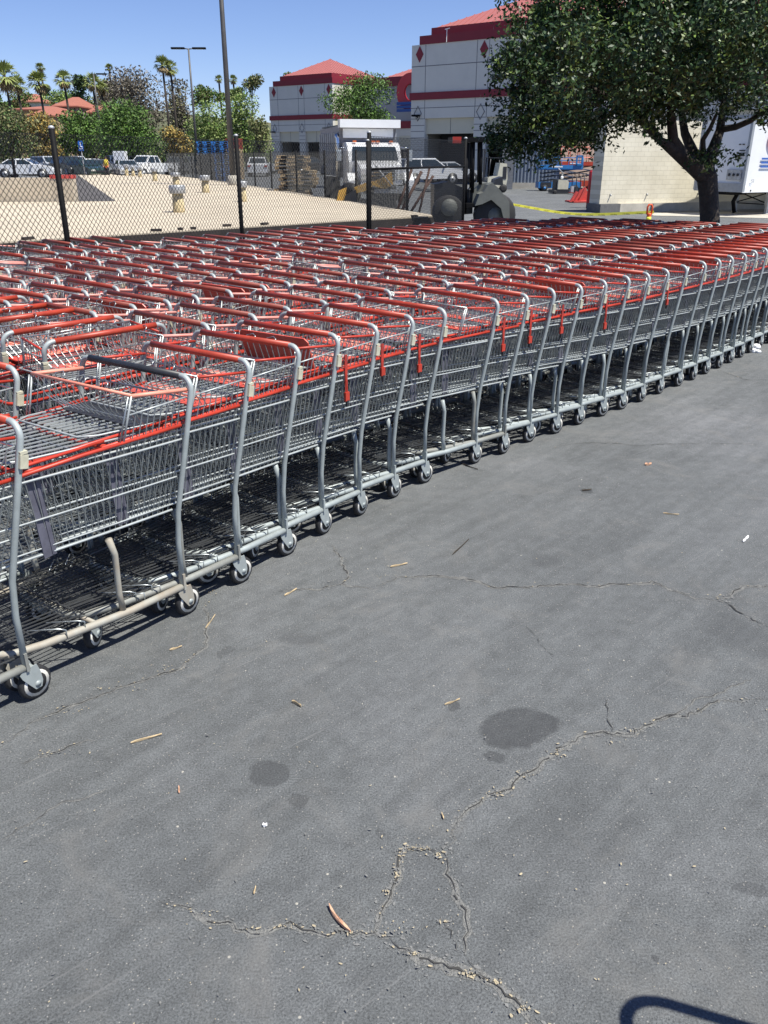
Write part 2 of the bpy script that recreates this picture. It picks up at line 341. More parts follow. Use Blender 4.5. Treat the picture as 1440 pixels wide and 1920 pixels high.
CR = [([(700, 1105), (745, 1083), (800, 1081), (868, 1083), (935, 1103), (985, 1102), (1050, 1096), (1130, 1098), (1222, 1090), (1262, 1108), (1300, 1122), (1345, 1126)], 0.007, 0.6, 0.2),
      ([(1345, 1126), (1375, 1112), (1392, 1100), (1440, 1098)], 0.009, 0.7, 0.2), ([(1345, 1126), (1380, 1146), (1410, 1163), (1445, 1182)], 0.011, 0.2, 0.0),
      ([(620, 1020), (640, 1050), (652, 1085), (640, 1096), (700, 1105)], 0.005, 0.5, 0.1), ([(520, 1108), (590, 1106), (640, 1096)], 0.005, 0.5, 0.4),
      ([(1440, 1312), (1390, 1317), (1340, 1318), (1318, 1330), (1290, 1345), (1255, 1342), (1225, 1358), (1190, 1378), (1150, 1380), (1130, 1372), (1080, 1392), (1045, 1412), (1010, 1440), (960, 1480), (900, 1505), (868, 1530), (855, 1575), (830, 1600)], 0.008, 1.0, 0.25),
      ([(1134, 1305), (1140, 1335), (1150, 1380)], 0.005, 0.4, 0.1), ([(1225, 1358), (1300, 1316), (1410, 1272)], 0.003, 0.5, 0.0),
      ([(830, 1600), (800, 1590), (760, 1592), (748, 1610), (742, 1655), (720, 1700), (702, 1750)], 0.009, 1.0, 0.55),
      ([(830, 1600), (835, 1640), (850, 1680), (872, 1720), (868, 1760), (872, 1790)], 0.007, 0.7, 0.15),
      ([(300, 1690), (360, 1703), (378, 1722), (440, 1732), (470, 1750), (520, 1738), (545, 1728), (600, 1750), (650, 1746), (702, 1750), (730, 1760)], 0.007, 0.9, 0.4),
      ([(730, 1760), (775, 1790), (830, 1808), (872, 1825), (900, 1832), (940, 1856), (975, 1885), (1010, 1925)], 0.010, 0.8, 0.4),
      ([(872, 1790), (905, 1830)], 0.006, 0.3, 0.1), ([(820, 1720), (872, 1790)], 0.004, 0.3, 0),
      ([(0, 1405), (30, 1380), (65, 1352), (150, 1320), (200, 1300), (240, 1285), (330, 1258), (385, 1215), (392, 1170), (385, 1130)], 0.006, 1.0, 0.35),
      ([(40, 1436), (110, 1412), (175, 1388)], 0.004, 1.0, 0.0), ([(1040, 838), (1110, 830), (1200, 836), (1300, 832), (1440, 834)], 0.008, 0.3, 0.1),
      ([(1350, 695), (1390, 710), (1440, 722)], 0.012, 0.2, 0.1), ([(960, 1145), (1010, 1200), (1060, 1250)], 0.003, 0.3, 0), ([(0, 1580), (90, 1520), (200, 1478)], 0.003, 0.5, 0.1),
      ([(720, 960), (760, 1000), (800, 1020)], 0.002, 0.3, 0)]
for i, (p, w, cb, sd) in enumerate(CR): crack(p, w, 11+i, cb, sd)
def grit(px, py, rx, ry, n, seed=0):      # packed dry debris where a crack has opened
    rg = random.Random(seed)
    for _ in range(int(n*.45+.6)):
        c = gp(px+rx*rg.gauss(0, .45), py+ry*rg.gauss(0, .36)); r_ = rg.uniform(.0008, .0030)*rg.uniform(.5, 1.4); q = rg.randint(4, 7); a0 = rg.random()*6; el = rg.uniform(1, 2.6); an = rg.random()*3.1; cn[0] += 1
        ca, sa_ = math.cos(an), math.sin(an); V = []
        for j in range(q):
            u, v = math.cos(a0+6.283*j/q)*r_*el*rg.uniform(.6, 1.1), math.sin(a0+6.283*j/q)*r_*rg.uniform(.6, 1.1); V.append(c+Vector((u*ca-v*sa_, u*sa_+v*ca, .0045+.00006*(cn[0] % 60))))
        g.add(V, [tuple(range(q))], M_SAND if rg.random() < .42 else (M_CRUMB if rg.random() < .45 else M_LIP))
for i, (px, py, rx, ry, n) in enumerate([(785, 1593, 26, 6, 150), (752, 1602, 10, 10, 70), (745, 1640, 8, 26, 110), (728, 1672, 10, 14, 50), (930, 1490, 34, 14, 90), (985, 1455, 30, 14, 60), (1050, 1415, 26, 12, 60), (1150, 1395, 30, 8, 35), (1190, 1372, 22, 8, 40),
        (775, 1790, 26, 8, 60), (880, 1828, 22, 8, 60), (920, 1842, 18, 10, 60), (985, 1895, 16, 16, 50), (820, 1606, 12, 8, 40), (540, 1738, 50, 7, 70), (660, 1750, 40, 7, 60), (380, 1712, 34, 8, 50), (480, 1742, 30, 6, 40), (396, 1111, 13, 6, 90),
        (740, 1083, 50, 4, 40), (630, 1092, 30, 4, 25), (1340, 1122, 22, 6, 25), (230, 1290, 60, 14, 60), (330, 1256, 40, 10, 50), (130, 1330, 60, 14, 50), (110, 1412, 50, 9, 50), (760, 1745, 60, 14, 60), (840, 1730, 30, 14, 40)]): grit(px, py, rx, ry, n, i)
for i in range(420):      # scattered flecks over the open asphalt
    px, py = random.uniform(-50, 1480), 640+1300*random.random()**.8
    if py < 1400-px*.95: continue
    grit(px, py, 30, 14, random.choice([1, 1, 1, 2]), 900+i)
g.build('asphalt_ground', kind='structure')
# pale concrete apron below the truck trailer
ap = MB(); n = 14
e = [gg(1215+i*(330)/n, 400-0.2*i) for i in range(n+1)]; e2 = [gg(1225+i*(330)/n, 404.5+0.55*i) for i in range(n+1)]
ap.add([p+Vector((0, 0, .012)) for p in e]+[p+Vector((0, 0, .012)) for p in e2], [(i, i+1, n+2+i, n+1+i) for i in range(n)], M_CONC)
ap.build('concrete_apron', kind='structure')
# ================================================================ SHOPPING CARTS
# cart space: +x towards the nose, y across (+y is the side seen in the front row), z up, origin on the ground between the rear wheels
def hw(x, z):      # half width of the basket at x and height z
    return (0.305-0.075*(x/0.95))*(0.90+0.10*(z-0.5)/0.35)
def rear_x(z): return 0.025-0.115*(z-0.49)/0.54 if z > 0.49 else 0.028
def handle_core(m, sec):
    c = []
    for k in range(7):
        a = math.pi/2*k/6; c.append((-0.088-0.006*math.sin(a), 0.285+0.050*math.cos(a), 0.990+0.050*math.sin(a)))
    side = [(0.028, 0.30, 0.135), (0.030, 0.302, 0.36), (0.022, 0.312, 0.50), (-0.045, 0.328, 0.80)]+c
    pts = side+[(x, -y, z) for x, y, z in reversed(side)]
    m.tube(pts, 0.0120, M_TUBE, sec)
def g_frame(sec=8, tube=M_TUBE):
    m = MB(); handle_core(m, sec)
    base = [(0.02, 0.30, 0.15), (0.30, 0.285, 0.155), (0.66, 0.235, 0.17), (0.78, 0.205, 0.178), (0.83, 0.14, 0.18)]
    m.tube(base+[(x, -y, z) for x, y, z in reversed(base)], 0.0155, tube, sec)
    for s in (1, -1):
        m.tube([(0.325, s*0.275, 0.16), (0.335, s*0.277, 0.25), (0.330, s*0.278, 0.42), (0.345, s*0.272, 0.49)], [.0125, .0125, .0125, .014], tube, sec)
        m.box((0.03, s*0.302, 0.175), (0.012, 0.03, 0.075), tube)
    m.tube([(0.45, 0.26, 0.165), (0.45, -0.26, 0.165)], 0.010, tube, 6)
    return m
def g_handle(mm, sec=8):
    m = MB(); m.tube([(-0.094, 0.278, 1.040), (-0.094, -0.278, 1.040)], 0.0152, mm, sec); return m
def g_tag(s=1):
    m = MB(); m.box((-0.078, s*0.337, 0.915), (0.030, 0.030, 0.046), M_TAG, ax=Matrix.Rotation(-0.21, 3, 'Y')); m.box((-0.083, s*0.337, 0.945), (0.027, 0.027, 0.010), M_TAG); return m
def g_basket(dv=0.031, hr=0.0038, vr=0.0021, lo=False):
    m = MB(); X1 = 0.945; xb1 = 0.84
    def fx(z): return xb1+(X1-xb1)*(z-0.53)/0.29
    zb = lambda x: 0.495+0.045*x/0.85
    for s in (1, -1):
        n = int(0.98/dv)
        for i in range(n+1):
            t = i/n; xt = rear_x(0.85)+(X1-rear_x(0.85))*t; xb = 0.045+(xb1-0.045)*t
            m.wire((xt, s*hw(xt, 0.85), 0.845-0.02*t), (xb, s*hw(xb, 0.5), zb(xb)), vr, M_STEEL)
        for z, r in ((0.50, 0.0052), (0.525, 0.0034), (0.640, hr), (0.795, 0.0050)):
            zz = z; a = rear_x(z)+0.0; b = fx(min(0.82, z+0.03))
            m.tube([(a, s*(hw(a, z)+.004), zz), (0.3, s*(hw(0.3, z)+.004), zz+0.008), (b, s*(hw(b, z)+.004), zz+0.03)], r, M_WIREL, 4 if lo else 5, caps=False)
    n = 14 if not lo else 10
    for i in range(n+1):
        u = -1+2*i/n
        m.wire((0.04, u*hw(0.04, .5), 0.497), (xb1, u*hw(xb1, .5), zb(xb1)), vr, M_STEEL)
        m.wire((xb1, u*hw(xb1, .5), zb(xb1)), (X1, u*hw(X1, .83), 0.822), vr, M_STEEL)
    for i in range(9 if not lo else 5):
        x = 0.06+i*(0.78/(8 if not lo else 4)); m.wire((x, hw(x, .5), zb(x)-.004), (x, -hw(x, .5), zb(x)-.004), hr, M_STEEL)
    for z in (0.60, 0.70, 0.78):
        x = fx(z); m.wire((x+.004, hw(x, z), z), (x+.004, -hw(x, z), z), hr, M_STEEL)
    return m
def g_gate(lo=False, up=0.0):   # rear gate swung up over the nested cart behind
    m = MB(); n = 11 if not lo else 8; z0 = 0.842
    y0, y1 = 0.25, 0.215
    def P(x, y): return (x, y, z0+0.012+0.055*(x-0.16)+up*(x-0.16))
    for i in range(n+1):
        u = -1+2*i/n; m.wire(P(0.17, u*y0), P(0.66, u*y1), 0.0034, M_WIREL)
    q = [P(0.14, y0), P(0.62, y1+.006), P(0.685, y1-0.03), P(0.685, -y1+0.03), P(0.62, -y1-.006), P(0.14, -y0)]
    m.tube(q, 0.0044, M_WIREL, 5, caps=False)
    for x in (0.22, 0.42, 0.56): m.wire(P(x, y0-.02), P(x, -y0+.02), 0.003, M_STEEL)
    return m
def g_rim(mr=M_REDBR, ms=M_REDBR, mp_=M_PURP):
    m = MB(); X1 = 0.945
    for s in (1, -1): m.tube([(rear_x(.85)+.01, s*(hw(0, .85)+.003), 0.853), (0.40, s*(hw(.4, .85)+.003), 0.850), (0.88, s*(hw(.88, .85)+.002), 0.832)], 0.0078, mr, 6)
    for s in (1, -1): m.tube([(0.30, s*(hw(.3, .85)-.014), 0.874), (0.92, s*(hw(.92, .85)-.016), 0.858)], 0.0062, mr, 6)
    m.tube([(0.88, hw(.88, .85), .832), (0.935, hw(.93, .85)-.02, .829), (0.955, 0.17, .828), (0.955, -0.17, .828), (0.935, -hw(.93, .85)+.02, .829), (0.88, -hw(.88, .85), .832)], 0.0085, mr, 6)
    return m
def g_seat(ms, top, lo=False):
    m = MB()
    for s in (1, -1):
        m.tube([(-0.080, s*0.318, 0.992), (0.178, s*0.302, 1.022)], 0.0062 if ms is M_REDBR else 0.0085, ms, 6)
        m.tube([(-0.078, s*0.314, 0.962), (0.195, s*0.299, 0.952)], 0.0038, M_WIREL, 5)
        n = 9 if not lo else 5
        for i in range(1, n):
            t = i/n; m.wire((-0.080+.255*t, s*(.318-.016*t), .992+.03*t), (-0.06+.285*t, s*(.304-.012*t), .852), 0.0022, M_STEEL)
        m.tube([(0.178, s*0.302, 1.022), (0.232, s*0.290, 0.848)], 0.0046, M_WIREL, 5)
        m.tube([(0.192, s*0.300, 1.022), (0.248, s*0.288, 0.848)], 0.0038, M_STEEL, 5)
    m.tube([(0.178, 0.302, 1.024), (0.178, -0.302, 1.024)], 0.0068 if top is not M_STEEL else .004, top, 6)
    n = 15 if not lo else 8
    for i in range(n+1):
        u = -1+2*i/n; k = 0.35*abs(math.sin(u*5.5))
        m.tube([(0.178, u*0.29, 1.02), (0.150-.03*k, u*0.28, 0.93), (0.085, u*0.25, 0.868)], 0.0024, M_STEEL, 4, caps=False)
    for i in range(n+1):
        u = -1+2*i/n; m.wire((-0.086, u*0.27, 0.955), (-0.035, u*0.25, 0.862), 0.0022, M_STEEL)
    m.wire((-0.086, .30, .955), (-0.086, -.30, .955), 0.004, M_STEEL); m.wire((0.14, .25, .91), (0.14, -.25, .91), 0.003, M_STEEL)
    m.wire((-0.035, .26, .862), (-0.035, -.26, .862), 0.003, M_STEEL)
    if not lo:
        for s in (-0.13, 0.0, 0.13):   # little loops of bent wire over the seat top
            m.tube([(0.178, s-.02, 1.02), (0.165, s-.028, 1.045), (0.15, s, 1.052), (0.165, s+.028, 1.045), (0.178, s+.02, 1.02)], 0.0028, M_STEEL, 5)
    return m
def g_flap(mm, text=True):
    m = MB(); q = Matrix.Rotation(R(-3), 3, 'Y')
    P = [(-0.045, -.225), (0.105, -.225), (0.125, -.205), (0.125, .205), (0.105, .225), (-0.045, .225)]
    m.prism(P, 0.868, 0.875, mm, 'XY')
    if text:
        for i in range(10):      # raised worn warning print: short pale bars
            y = -0.16+0.034*i; x = 0.01 if i % 3 else 0.04
            m.box((x, y, 0.8765), (0.045, 0.020, 0.0025), M_PEACH); m.box((x+.045, y+.004, 0.8765), (0.018, 0.022, 0.0025), M_PEACH)
    return m
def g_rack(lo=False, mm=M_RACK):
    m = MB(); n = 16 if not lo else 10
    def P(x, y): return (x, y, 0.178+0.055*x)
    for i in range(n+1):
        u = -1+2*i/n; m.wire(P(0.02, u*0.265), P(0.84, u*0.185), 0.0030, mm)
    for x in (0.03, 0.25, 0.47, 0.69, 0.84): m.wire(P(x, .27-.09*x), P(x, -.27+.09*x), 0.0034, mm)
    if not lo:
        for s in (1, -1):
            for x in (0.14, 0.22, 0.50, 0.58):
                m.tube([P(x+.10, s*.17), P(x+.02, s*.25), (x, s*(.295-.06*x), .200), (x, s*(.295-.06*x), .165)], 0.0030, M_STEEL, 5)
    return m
def g_strip(x, s):
    m = MB(); y = s*(hw(x, .7)-0.008)
    m.box((x, y, 0.665), (0.052, 0.006, 0.32), M_PURP, ax=Matrix.Rotation(0.06, 3, 'Y')); m.box((x-.012, y+s*.003, 0.665), (0.008, 0.006, 0.31), M_PURP, ax=Matrix.Rotation(0.06, 3, 'Y')); return m
def g_wheel(parts=False, rust=False):
    fork = MB(); fm = M_RUST if rust else M_TUBE
    fork.tube([(0.03, 0, 0.158), (0.03, 0, 0.138)], 0.016, fm, 8)
    for s in (1, -1):
        fork.prism([(0.050, 0.145), (0.062, 0.130), (0.056, 0.112), (0.030, 0.072), (0.012, 0.046), (-0.014, 0.046), (-0.022, 0.070), (-0.018, 0.112), (-0.008, 0.145)], s*0.019, s*0.0225, fm)
    fork.box((0.024, 0, 0.140), (0.045, 0.042, 0.006), fm)
    ty = MB(); ty.lathe([(0.046, -0.014), (0.060, -0.0145), (0.065, -0.008), (0.065, 0.008), (0.060, 0.0145), (0.046, 0.014)], M_TYRE, 20, 'Y', (0, 0, 0.065))
    rm = MB(); rm.lathe([(0.052, -0.0155), (0.052, 0.0155)], M_RIM, 20, 'Y', (0, 0, 0.065))
    rm.lathe([(0.040, -0.0165), (0.040, 0.0165)], M_TYRE, 16, 'Y', (0, 0, 0.065)); rm.lathe([(0.012, -0.026), (0.012, 0.026)], fm, 8, 'Y', (0, 0, 0.065))
    return fork, ty, rm
def g_wheel_all(rust=False):
    a, b, c = g_wheel(rust=rust); return a.merge(b).merge(c)
M_STRAP = mat('red_webbing', (0.36, 0.032, 0.022), 0.7, var=0.3, scale=20)
def g_strap(x, side, L):
    m = MB(); y0 = side*(hw(x, .85)+0.012)
    m.tube([(x-.02, y0-side*.05, .93), (x, y0, .87), (x+.006, y0+side*.004, .80), (x-.004, y0+side*.002, .86-L)], 0.004, M_REDBR, 4)
    for k, (za, zb_) in enumerate([(.93, .80), (.80, .86-L)]):
        m.box((x+.001, y0+side*.001, (za+zb_)/2), (0.021, 0.003, abs(za-zb_)), M_STRAP)
    m.box((x, y0+side*.003, .86-L-.015), (0.032, 0.012, 0.045), M_REDBR); m.box((x, y0+side*.005, .83-L-.02), (0.016, 0.010, 0.03), M_BLACKP)
    return m
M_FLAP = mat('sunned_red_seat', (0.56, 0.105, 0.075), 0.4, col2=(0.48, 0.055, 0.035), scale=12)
ME = {}
def me(key, fn):
    if key not in ME: ME[key] = fn().mesh(key.split('|')[0])
    return ME[key]
def part(name, mesh, parent, loc=None, rz=None):
    o = bpy.data.objects.new(name, mesh); COL.objects.link(o); o.parent = parent
    if loc: o.location = loc
    if rz: o.rotation_euler = (0, 0, rz)
    return o
M_PINK = mat('bleached_pink_rod', (0.74, 0.50, 0.46), 0.45, col2=(0.66, 0.24, 0.19), scale=1.5)
M_TUBE2 = mat('dull_tube_paint', (0.27, 0.285, 0.27), 0.6, 0.1, col2=(0.19, 0.185, 0.165), scale=12)
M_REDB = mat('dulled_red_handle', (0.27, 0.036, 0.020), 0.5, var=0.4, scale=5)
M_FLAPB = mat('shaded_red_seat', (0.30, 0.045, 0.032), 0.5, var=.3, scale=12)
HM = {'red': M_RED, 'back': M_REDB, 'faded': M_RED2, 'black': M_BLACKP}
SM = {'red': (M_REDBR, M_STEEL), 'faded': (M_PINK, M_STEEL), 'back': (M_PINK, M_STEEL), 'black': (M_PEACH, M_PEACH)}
WPOS = [(0, 0.285, 0), (0, -0.285, 0), (0.745, 0.175, 0), (0.745, -0.175, 0)]
rc = random.Random(3)
def cart(kind, lod, pos, heading, label, group, strap=0, rust=False, name='shopping_cart'):
    """heading: angle of the nose measured from +X, anticlockwise"""
    root = empty(name, (pos[0], pos[1], 0), heading, label, 'shopping cart', group)
    if lod == 2:      # a few pixels each: one mesh
        def far():
            m = g_frame(5); m.merge(g_handle(HM[kind], 5)).merge(g_basket(0.045, .0036, .0026, True)).merge(g_gate(True)).merge(g_rim()).merge(g_seat(SM[kind][0], SM[kind][1], True))
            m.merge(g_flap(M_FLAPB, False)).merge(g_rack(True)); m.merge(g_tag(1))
            for w in WPOS:
                a = g_wheel_all(); a.v = [(v[0]+w[0], v[1]+w[1], v[2]) for v in a.v]; m.merge(a)
            return m
        mesh = me('shopping_cart|'+kind, far)
        bpy.data.objects.remove(root)
        o = bpy.data.objects.new(name, mesh); COL.objects.link(o); o.location = (pos[0], pos[1], 0); o.rotation_euler = (0, 0, heading)
        return tag(o, label, 'shopping cart', group)
    tv = 'rust' if rust else ('dull' if rc.random() < .3 else 'grey')
    part('frame', me('frame|'+tv, lambda: g_frame(8, {'rust': M_RUST, 'dull': M_TUBE2, 'grey': M_TUBE}[tv])), root)
    part('handle', me('handle|'+kind, lambda: g_handle(HM[kind], 10)), root)
    lo = lod == 1
    part('basket', me('basket|%d' % lod, lambda: g_basket(0.030 if not lo else 0.036, lo=lo)), root)
    part('rear_gate', me('rear_gate|%d' % lod, lambda: g_gate(lo)), root)
    part('rim', me('rim|'+('black' if kind == 'black' else 'red'), lambda: g_rim(M_REDBR)), root)
    st = part('child_seat', me('child_seat|%s%d' % (kind, lod), lambda: g_seat(*SM[kind], lo)), root)
    part('seat_flap', me('seat_flap|'+('black' if kind == 'black' else 'red'), lambda: g_flap(M_BLACKP if kind == 'black' else M_FLAP, kind != 'black')), st)
    if kind != 'black' and group != 'carts nested crosswise' and rc.random() < .10:      # seat plate folded up against the handle
        fo = st.children[0] if st.children else None
        if fo:
            a_ = -1.25; px_, pz_ = -.04, .872; fo.rotation_euler = (0, a_, 0); fo.location = (px_-(px_*math.cos(a_)+pz_*math.sin(a_)), 0, pz_-(-px_*math.sin(a_)+pz_*math.cos(a_)))
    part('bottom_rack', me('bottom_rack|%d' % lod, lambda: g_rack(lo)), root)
    for i, w in enumerate(WPOS):
        rzw = rc.uniform(-0.5, 0.5) if i > 1 else rc.uniform(-0.12, 0.12)
        if lod == 0:
            c = part('caster', me('caster|r' if rust else 'caster', lambda: g_wheel(rust=rust)[0]), root, w, rzw)
            part('tyre', me('tyre', lambda: g_wheel()[1]), c); part('wheel_rim', me('wheel_rim', lambda: g_wheel()[2]), c)
        else: part('caster', me('caster|all', g_wheel_all), root, w, rzw)
    if lod == 0:
        part('corner_strip', me('corner_strip|a', lambda: g_strip(0.585, 1)), root); part('corner_strip', me('corner_strip|b', lambda: g_strip(0.585, -1)), root)
        if kind != 'black': part('handle_tag', me('handle_tag', g_tag), root)
    elif rc.random() < 0.7: part('handle_tag', me('handle_tag', g_tag), root)
    if strap: part('safety_strap', me('safety_strap|%d' % strap, lambda: g_strap(0.08+0.03*(strap % 3), 1, 0.02+0.022*strap)), root)
    return root

W0 = [(355, 1148), (455, 1090), (538, 1040), (607, 1000), (675, 965), (738, 932), (795, 905), (890, 868), (943, 850), (992, 828), (1042, 812), (1086, 795), (1128, 780), (1165, 767), (1200, 753), (1235, 738), (1270, 724), (1298, 712), (1322, 701), (1347, 690), (1368, 680), (1388, 670), (1405, 661), (1423, 652)]
G0 = [gp(*p).xy for p in W0]
while len(G0) < 40: G0.append(G0[-1]+Vector((0.205, 0.235))*0.97)
TG = []
for i in range(len(G0)):
    a, b = max(0, i-2), min(len(G0)-1, i+2); TG.append((G0[b]-G0[a]).normalized())
def hd(t): return math.atan2(-t.y, -t.x)
def place_by_wheel(p, t): # p: ground point of the +y rear wheel, t: row direction (nose points along -t)
    n = Vector((t.y, -t.x)); return p-n*0.285
GR0 = 'carts nested in the front row'
straps = {0: 0, 2: 0, 3: 0, 4: 5, 5: 2, 6: 4, 7: 0, 8: 4, 9: 4, 10: 3, 11: 0, 12: 5, 13: 0, 15: 2}
front = []
for i, (p, t) in enumerate(zip(G0, TG)):
    pos = place_by_wheel(p, t); jit = rc.uniform(-.028, .028)
    if i == 0: lb = 'shopping cart with black handle, black seat plate and rusty lower frame'
    elif i == 7: lb = 'red-handled shopping cart in the front row, just behind the wider gap between carts'
    else: lb = 'red-handled grey wire shopping cart, %s from the left in the front row' % ordn(i+1)
    cart('black' if i == 0 else 'red', 0 if i < 26 else 1, pos, hd(t)+jit, lb, GR0, straps.get(i, 0), i == 0)
    front.append(pos)
# the carts ahead of the front row, cut by the left edge
tt = Vector((0.56, 0.83)).normalized()
cart('red', 0, place_by_wheel(gp(70, 1305).xy, tt), hd(tt), 'shopping cart cut off by the left edge, its rear wheel standing furthest forward', 'carts at the left edge')
def place_by_handle(px, py, t, z=1.03, ):
    h = gp(px, py, z).xy; n = Vector((t.y, -t.x)); return h-n*0.335-t*0.09
cart('red', 0, place_by_handle(30, 697, tt), hd(tt), 'shopping cart behind the leftmost front cart with only its grey handle bend showing', 'carts at the left edge')
# a short chain nested at right angles behind the black-handled cart
th = Vector((0.75, -0.66)).normalized()
for k, (px, py) in enumerate([(317, 612), (237, 598), (166, 583), (112, 574), (54, 560)]):
    h = gp(px, py, 1.03).xy; d = Vector((0.755, 0.656)).normalized()      # the handle runs along d
    pos = h-d*0.335-Vector((0.75, -0.66)).normalized()*0.09
    cart('red', 0, pos, math.atan2(0.66, -0.75), 'shopping cart in the short chain set crosswise behind the black-handled cart, %s from the front' % ordn(k), 'carts nested crosswise') if False else \
    cart('red', 0 if k < 3 else 1, pos, math.atan2(0.66, -0.75), 'crosswise shopping cart behind the black-handled one, %s of its short chain counting away' % ordn(k), 'carts nested crosswise')
pos = pos+Vector((-0.27, 0.25)); cart('red', 1, pos, math.atan2(0.66, -0.75), 'crosswise shopping cart, farthest of the short chain at the left edge', 'carts nested crosswise')
# rows behind, parallel to the front row
def proj(x, y, z):
    X, Y, Z = x, y, z-CAM_H; zc = Y*CT-Z*ST; yc = -(Y*ST+Z*CT)
    if zc < 0.1: return (9999, 9999)
    return 720+F_PX*X/zc, 960+F_PX*yc/zc
BK = [(-6.0, 7.0), (-3.9, 8.35), (-1.7, 9.9), (-0.2, 10.75), (2.5, 12.5), (5.0, 11.2), (7.0, 11.0)]
def inside_back(p):
    for (a, b) in zip(BK[:-1], BK[1:]):
        if a[0] <= p.x <= b[0]:
            return p.y < a[1]+(b[1]-a[1])*(p.x-a[0])/(b[0]-a[0])
    return p.x < 7 and p.y < 7.5
path = [front[0]-TG[0]*0.31*j for j in range(30, 0, -1)]+front+[front[-1]+Vector((0.155, 0.18))*1.28*j for j in range(1, 12)]
smooth = []
for i in range(len(path)):
    a, b = max(0, i-5), min(len(path), i+6); s_ = sum(path[a:b], Vector((0, 0)))/(b-a); smooth.append(s_ if 5 <= i < len(path)-5 else path[i])
cum = [0]
for a, b in zip(smooth[:-1], smooth[1:]): cum.append(cum[-1]+(b-a).length)
def on_path(u):
    u = max(0, min(cum[-1]-1e-3, u)); i = max(k for k in range(len(cum)) if cum[k] <= u); i = min(i, len(smooth)-2)
    f = (u-cum[i])/(cum[i+1]-cum[i]); p = smooth[i].lerp(smooth[i+1], f)
    j0, j1 = max(0, i-2), min(len(smooth)-1, i+3); return p, (smooth[j1]-smooth[j0]).normalized()
total = 0; off = Vector((-0.60, 0.46))
START = {1: gp(362, 608, 1.03).xy, 2: gp(165, 588, 1.03).xy}
for k in range(1, 24):
    o = off*k if k < 2 else off+Vector((-0.56, 0.50))*(1.0 if k > 1 else 0)+Vector((-0.53, 0.47))*(k-2)
    u = rc.uniform(0, 0.3); idx = 0; gapn = rc.randint(9, 16); prev_c = 0
    if k in START:   # start the row where the photograph shows its first handle
        best = None
        for q in range(int(cum[-1]/0.01)):
            p, t = on_path(q*0.01); n = Vector((t.y, -t.x)); h = p+o+n*0.335+t*0.09; d = (h-START[k]).length
            if best is None or d < best[0]: best = (d, q*0.01)
        u = best[1]
    while u < cum[-1]-0.01:
        p, t = on_path(u); p = p+o+Vector((t.y, -t.x))*rc.uniform(-0.012, 0.012)
        step = rc.uniform(0.285, 0.335) if k < 2 else rc.uniform(0.235, 0.300)
        gapn -= 1
        if gapn == 0: step = rc.uniform(0.42, 0.60); gapn = rc.randint(9, 18)
        u += step
        ex, ey = proj(p.x, p.y, 1.03)
        if p.y < 2 or not inside_back(p) or ex < -260 or ex > 1620: continue
        D = p.y; lod = 0 if (D < 5.2 and k <= 2) else (1 if D < 8.2 else 2)
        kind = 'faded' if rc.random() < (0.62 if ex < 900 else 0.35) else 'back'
        idx += 1; total += 1
        lb = '%s-handled shopping cart, %s from the left in the %s row behind the front one' % ('dull red' if kind == 'faded' else 'red', ordn(idx-1), ordn(k-1))
        cart(kind, lod, p, hd(t)+rc.uniform(-0.03, 0.03), lb, 'carts nested in the rows behind', rc.choice([0, 0, 2, 4]) if k == 1 and lod < 2 else 0)
print('rear carts', total)
# cart held by the photographer, out of the picture on the right; only its bent handle throws a shadow into the corner
sa, sb = gp(1136, 1898), gp(1338, 1960)
bar = Vector((sb.x-sa.x, sb.y-sa.y)).normalized(); zc_ = 1.03
corner = Vector((sa.x, sa.y))+Vector((sdir.x, sdir.y))/sdir.z*zc_
hx = Vector((bar.y, -bar.x))                      # nose direction, away from the picture
pos = corner+bar*0.335+hx*0.09
u_ = cart('red', 1, pos, math.atan2(hx.y, hx.x), 'shopping cart outside the picture whose bent handle casts the shadow at lower right', None)
def g_frame_round():      # this one has a wide round bend at each end of its handle
    m = MB(); c = []
    for k in range(9): a = math.pi/2*k/8; c.append((-0.060-0.10*math.sin(a), 0.19+0.145*math.cos(a), 0.91+0.125*math.sin(a)))
    side = [(0.028, 0.30, 0.135), (0.030, 0.302, 0.36), (0.022, 0.312, 0.50), (-0.030, 0.33, 0.78)]+c
    m.tube(side+[(x, -y, z) for x, y, z in reversed(side)], 0.0150, M_TUBE, 10)
    base = [(0.02, 0.30, 0.15), (0.30, 0.285, 0.155), (0.66, 0.235, 0.17), (0.83, 0.14, 0.18)]
    m.tube(base+[(x, -y, z) for x, y, z in reversed(base)], 0.0155, M_TUBE, 8); return m
for ch in u_.children:
    if ch.name.startswith('frame'): ch.data = g_frame_round().mesh('frame_round')
    if ch.name.startswith('handle') and 'tag' not in ch.name: ch.scale = (1, .70, 1); ch.location = (-.066, 0, -.005)
    if ch.name.startswith('child_seat'): ch.location = (0.02, 0, -.10)
# ================================================================ BACKGROUND: roof, fences, lot
M_ROOF = mat('beige_roof_coating', (0.50, 0.43, 0.33), 0.9, var=0.12, scale=0.5, bump=0.3, bscale=6)
M_ROOFEDGE = mat('dark_roof_flashing', (0.035, 0.026, 0.022), 0.8, var=0.4, scale=5)
M_ROOFSHADE = mat('painted_roof_shade', (0.085, 0.078, 0.075), 0.9, var=0.25, scale=1.2)
M_REDP = mat('red_curb_paint', (0.50, 0.06, 0.05), 0.6, var=0.2, scale=6)
M_MESH = mat('black_vinyl_wire', (0.016, 0.016, 0.017), 0.45)
M_PEAW = mat('peach_wall', (0.60, 0.46, 0.36), 0.85, var=0.1, scale=1.5)
zr = 0.27
rf = MB()
nearL, nearM, tip = gp(-120, 461, zr), gp(640, 414, zr), gp(822, 404.5, zr)
farR, farM, farL = gp(560, 361.5, zr), gp(418, 340, zr), gp(300, 326.5, zr)
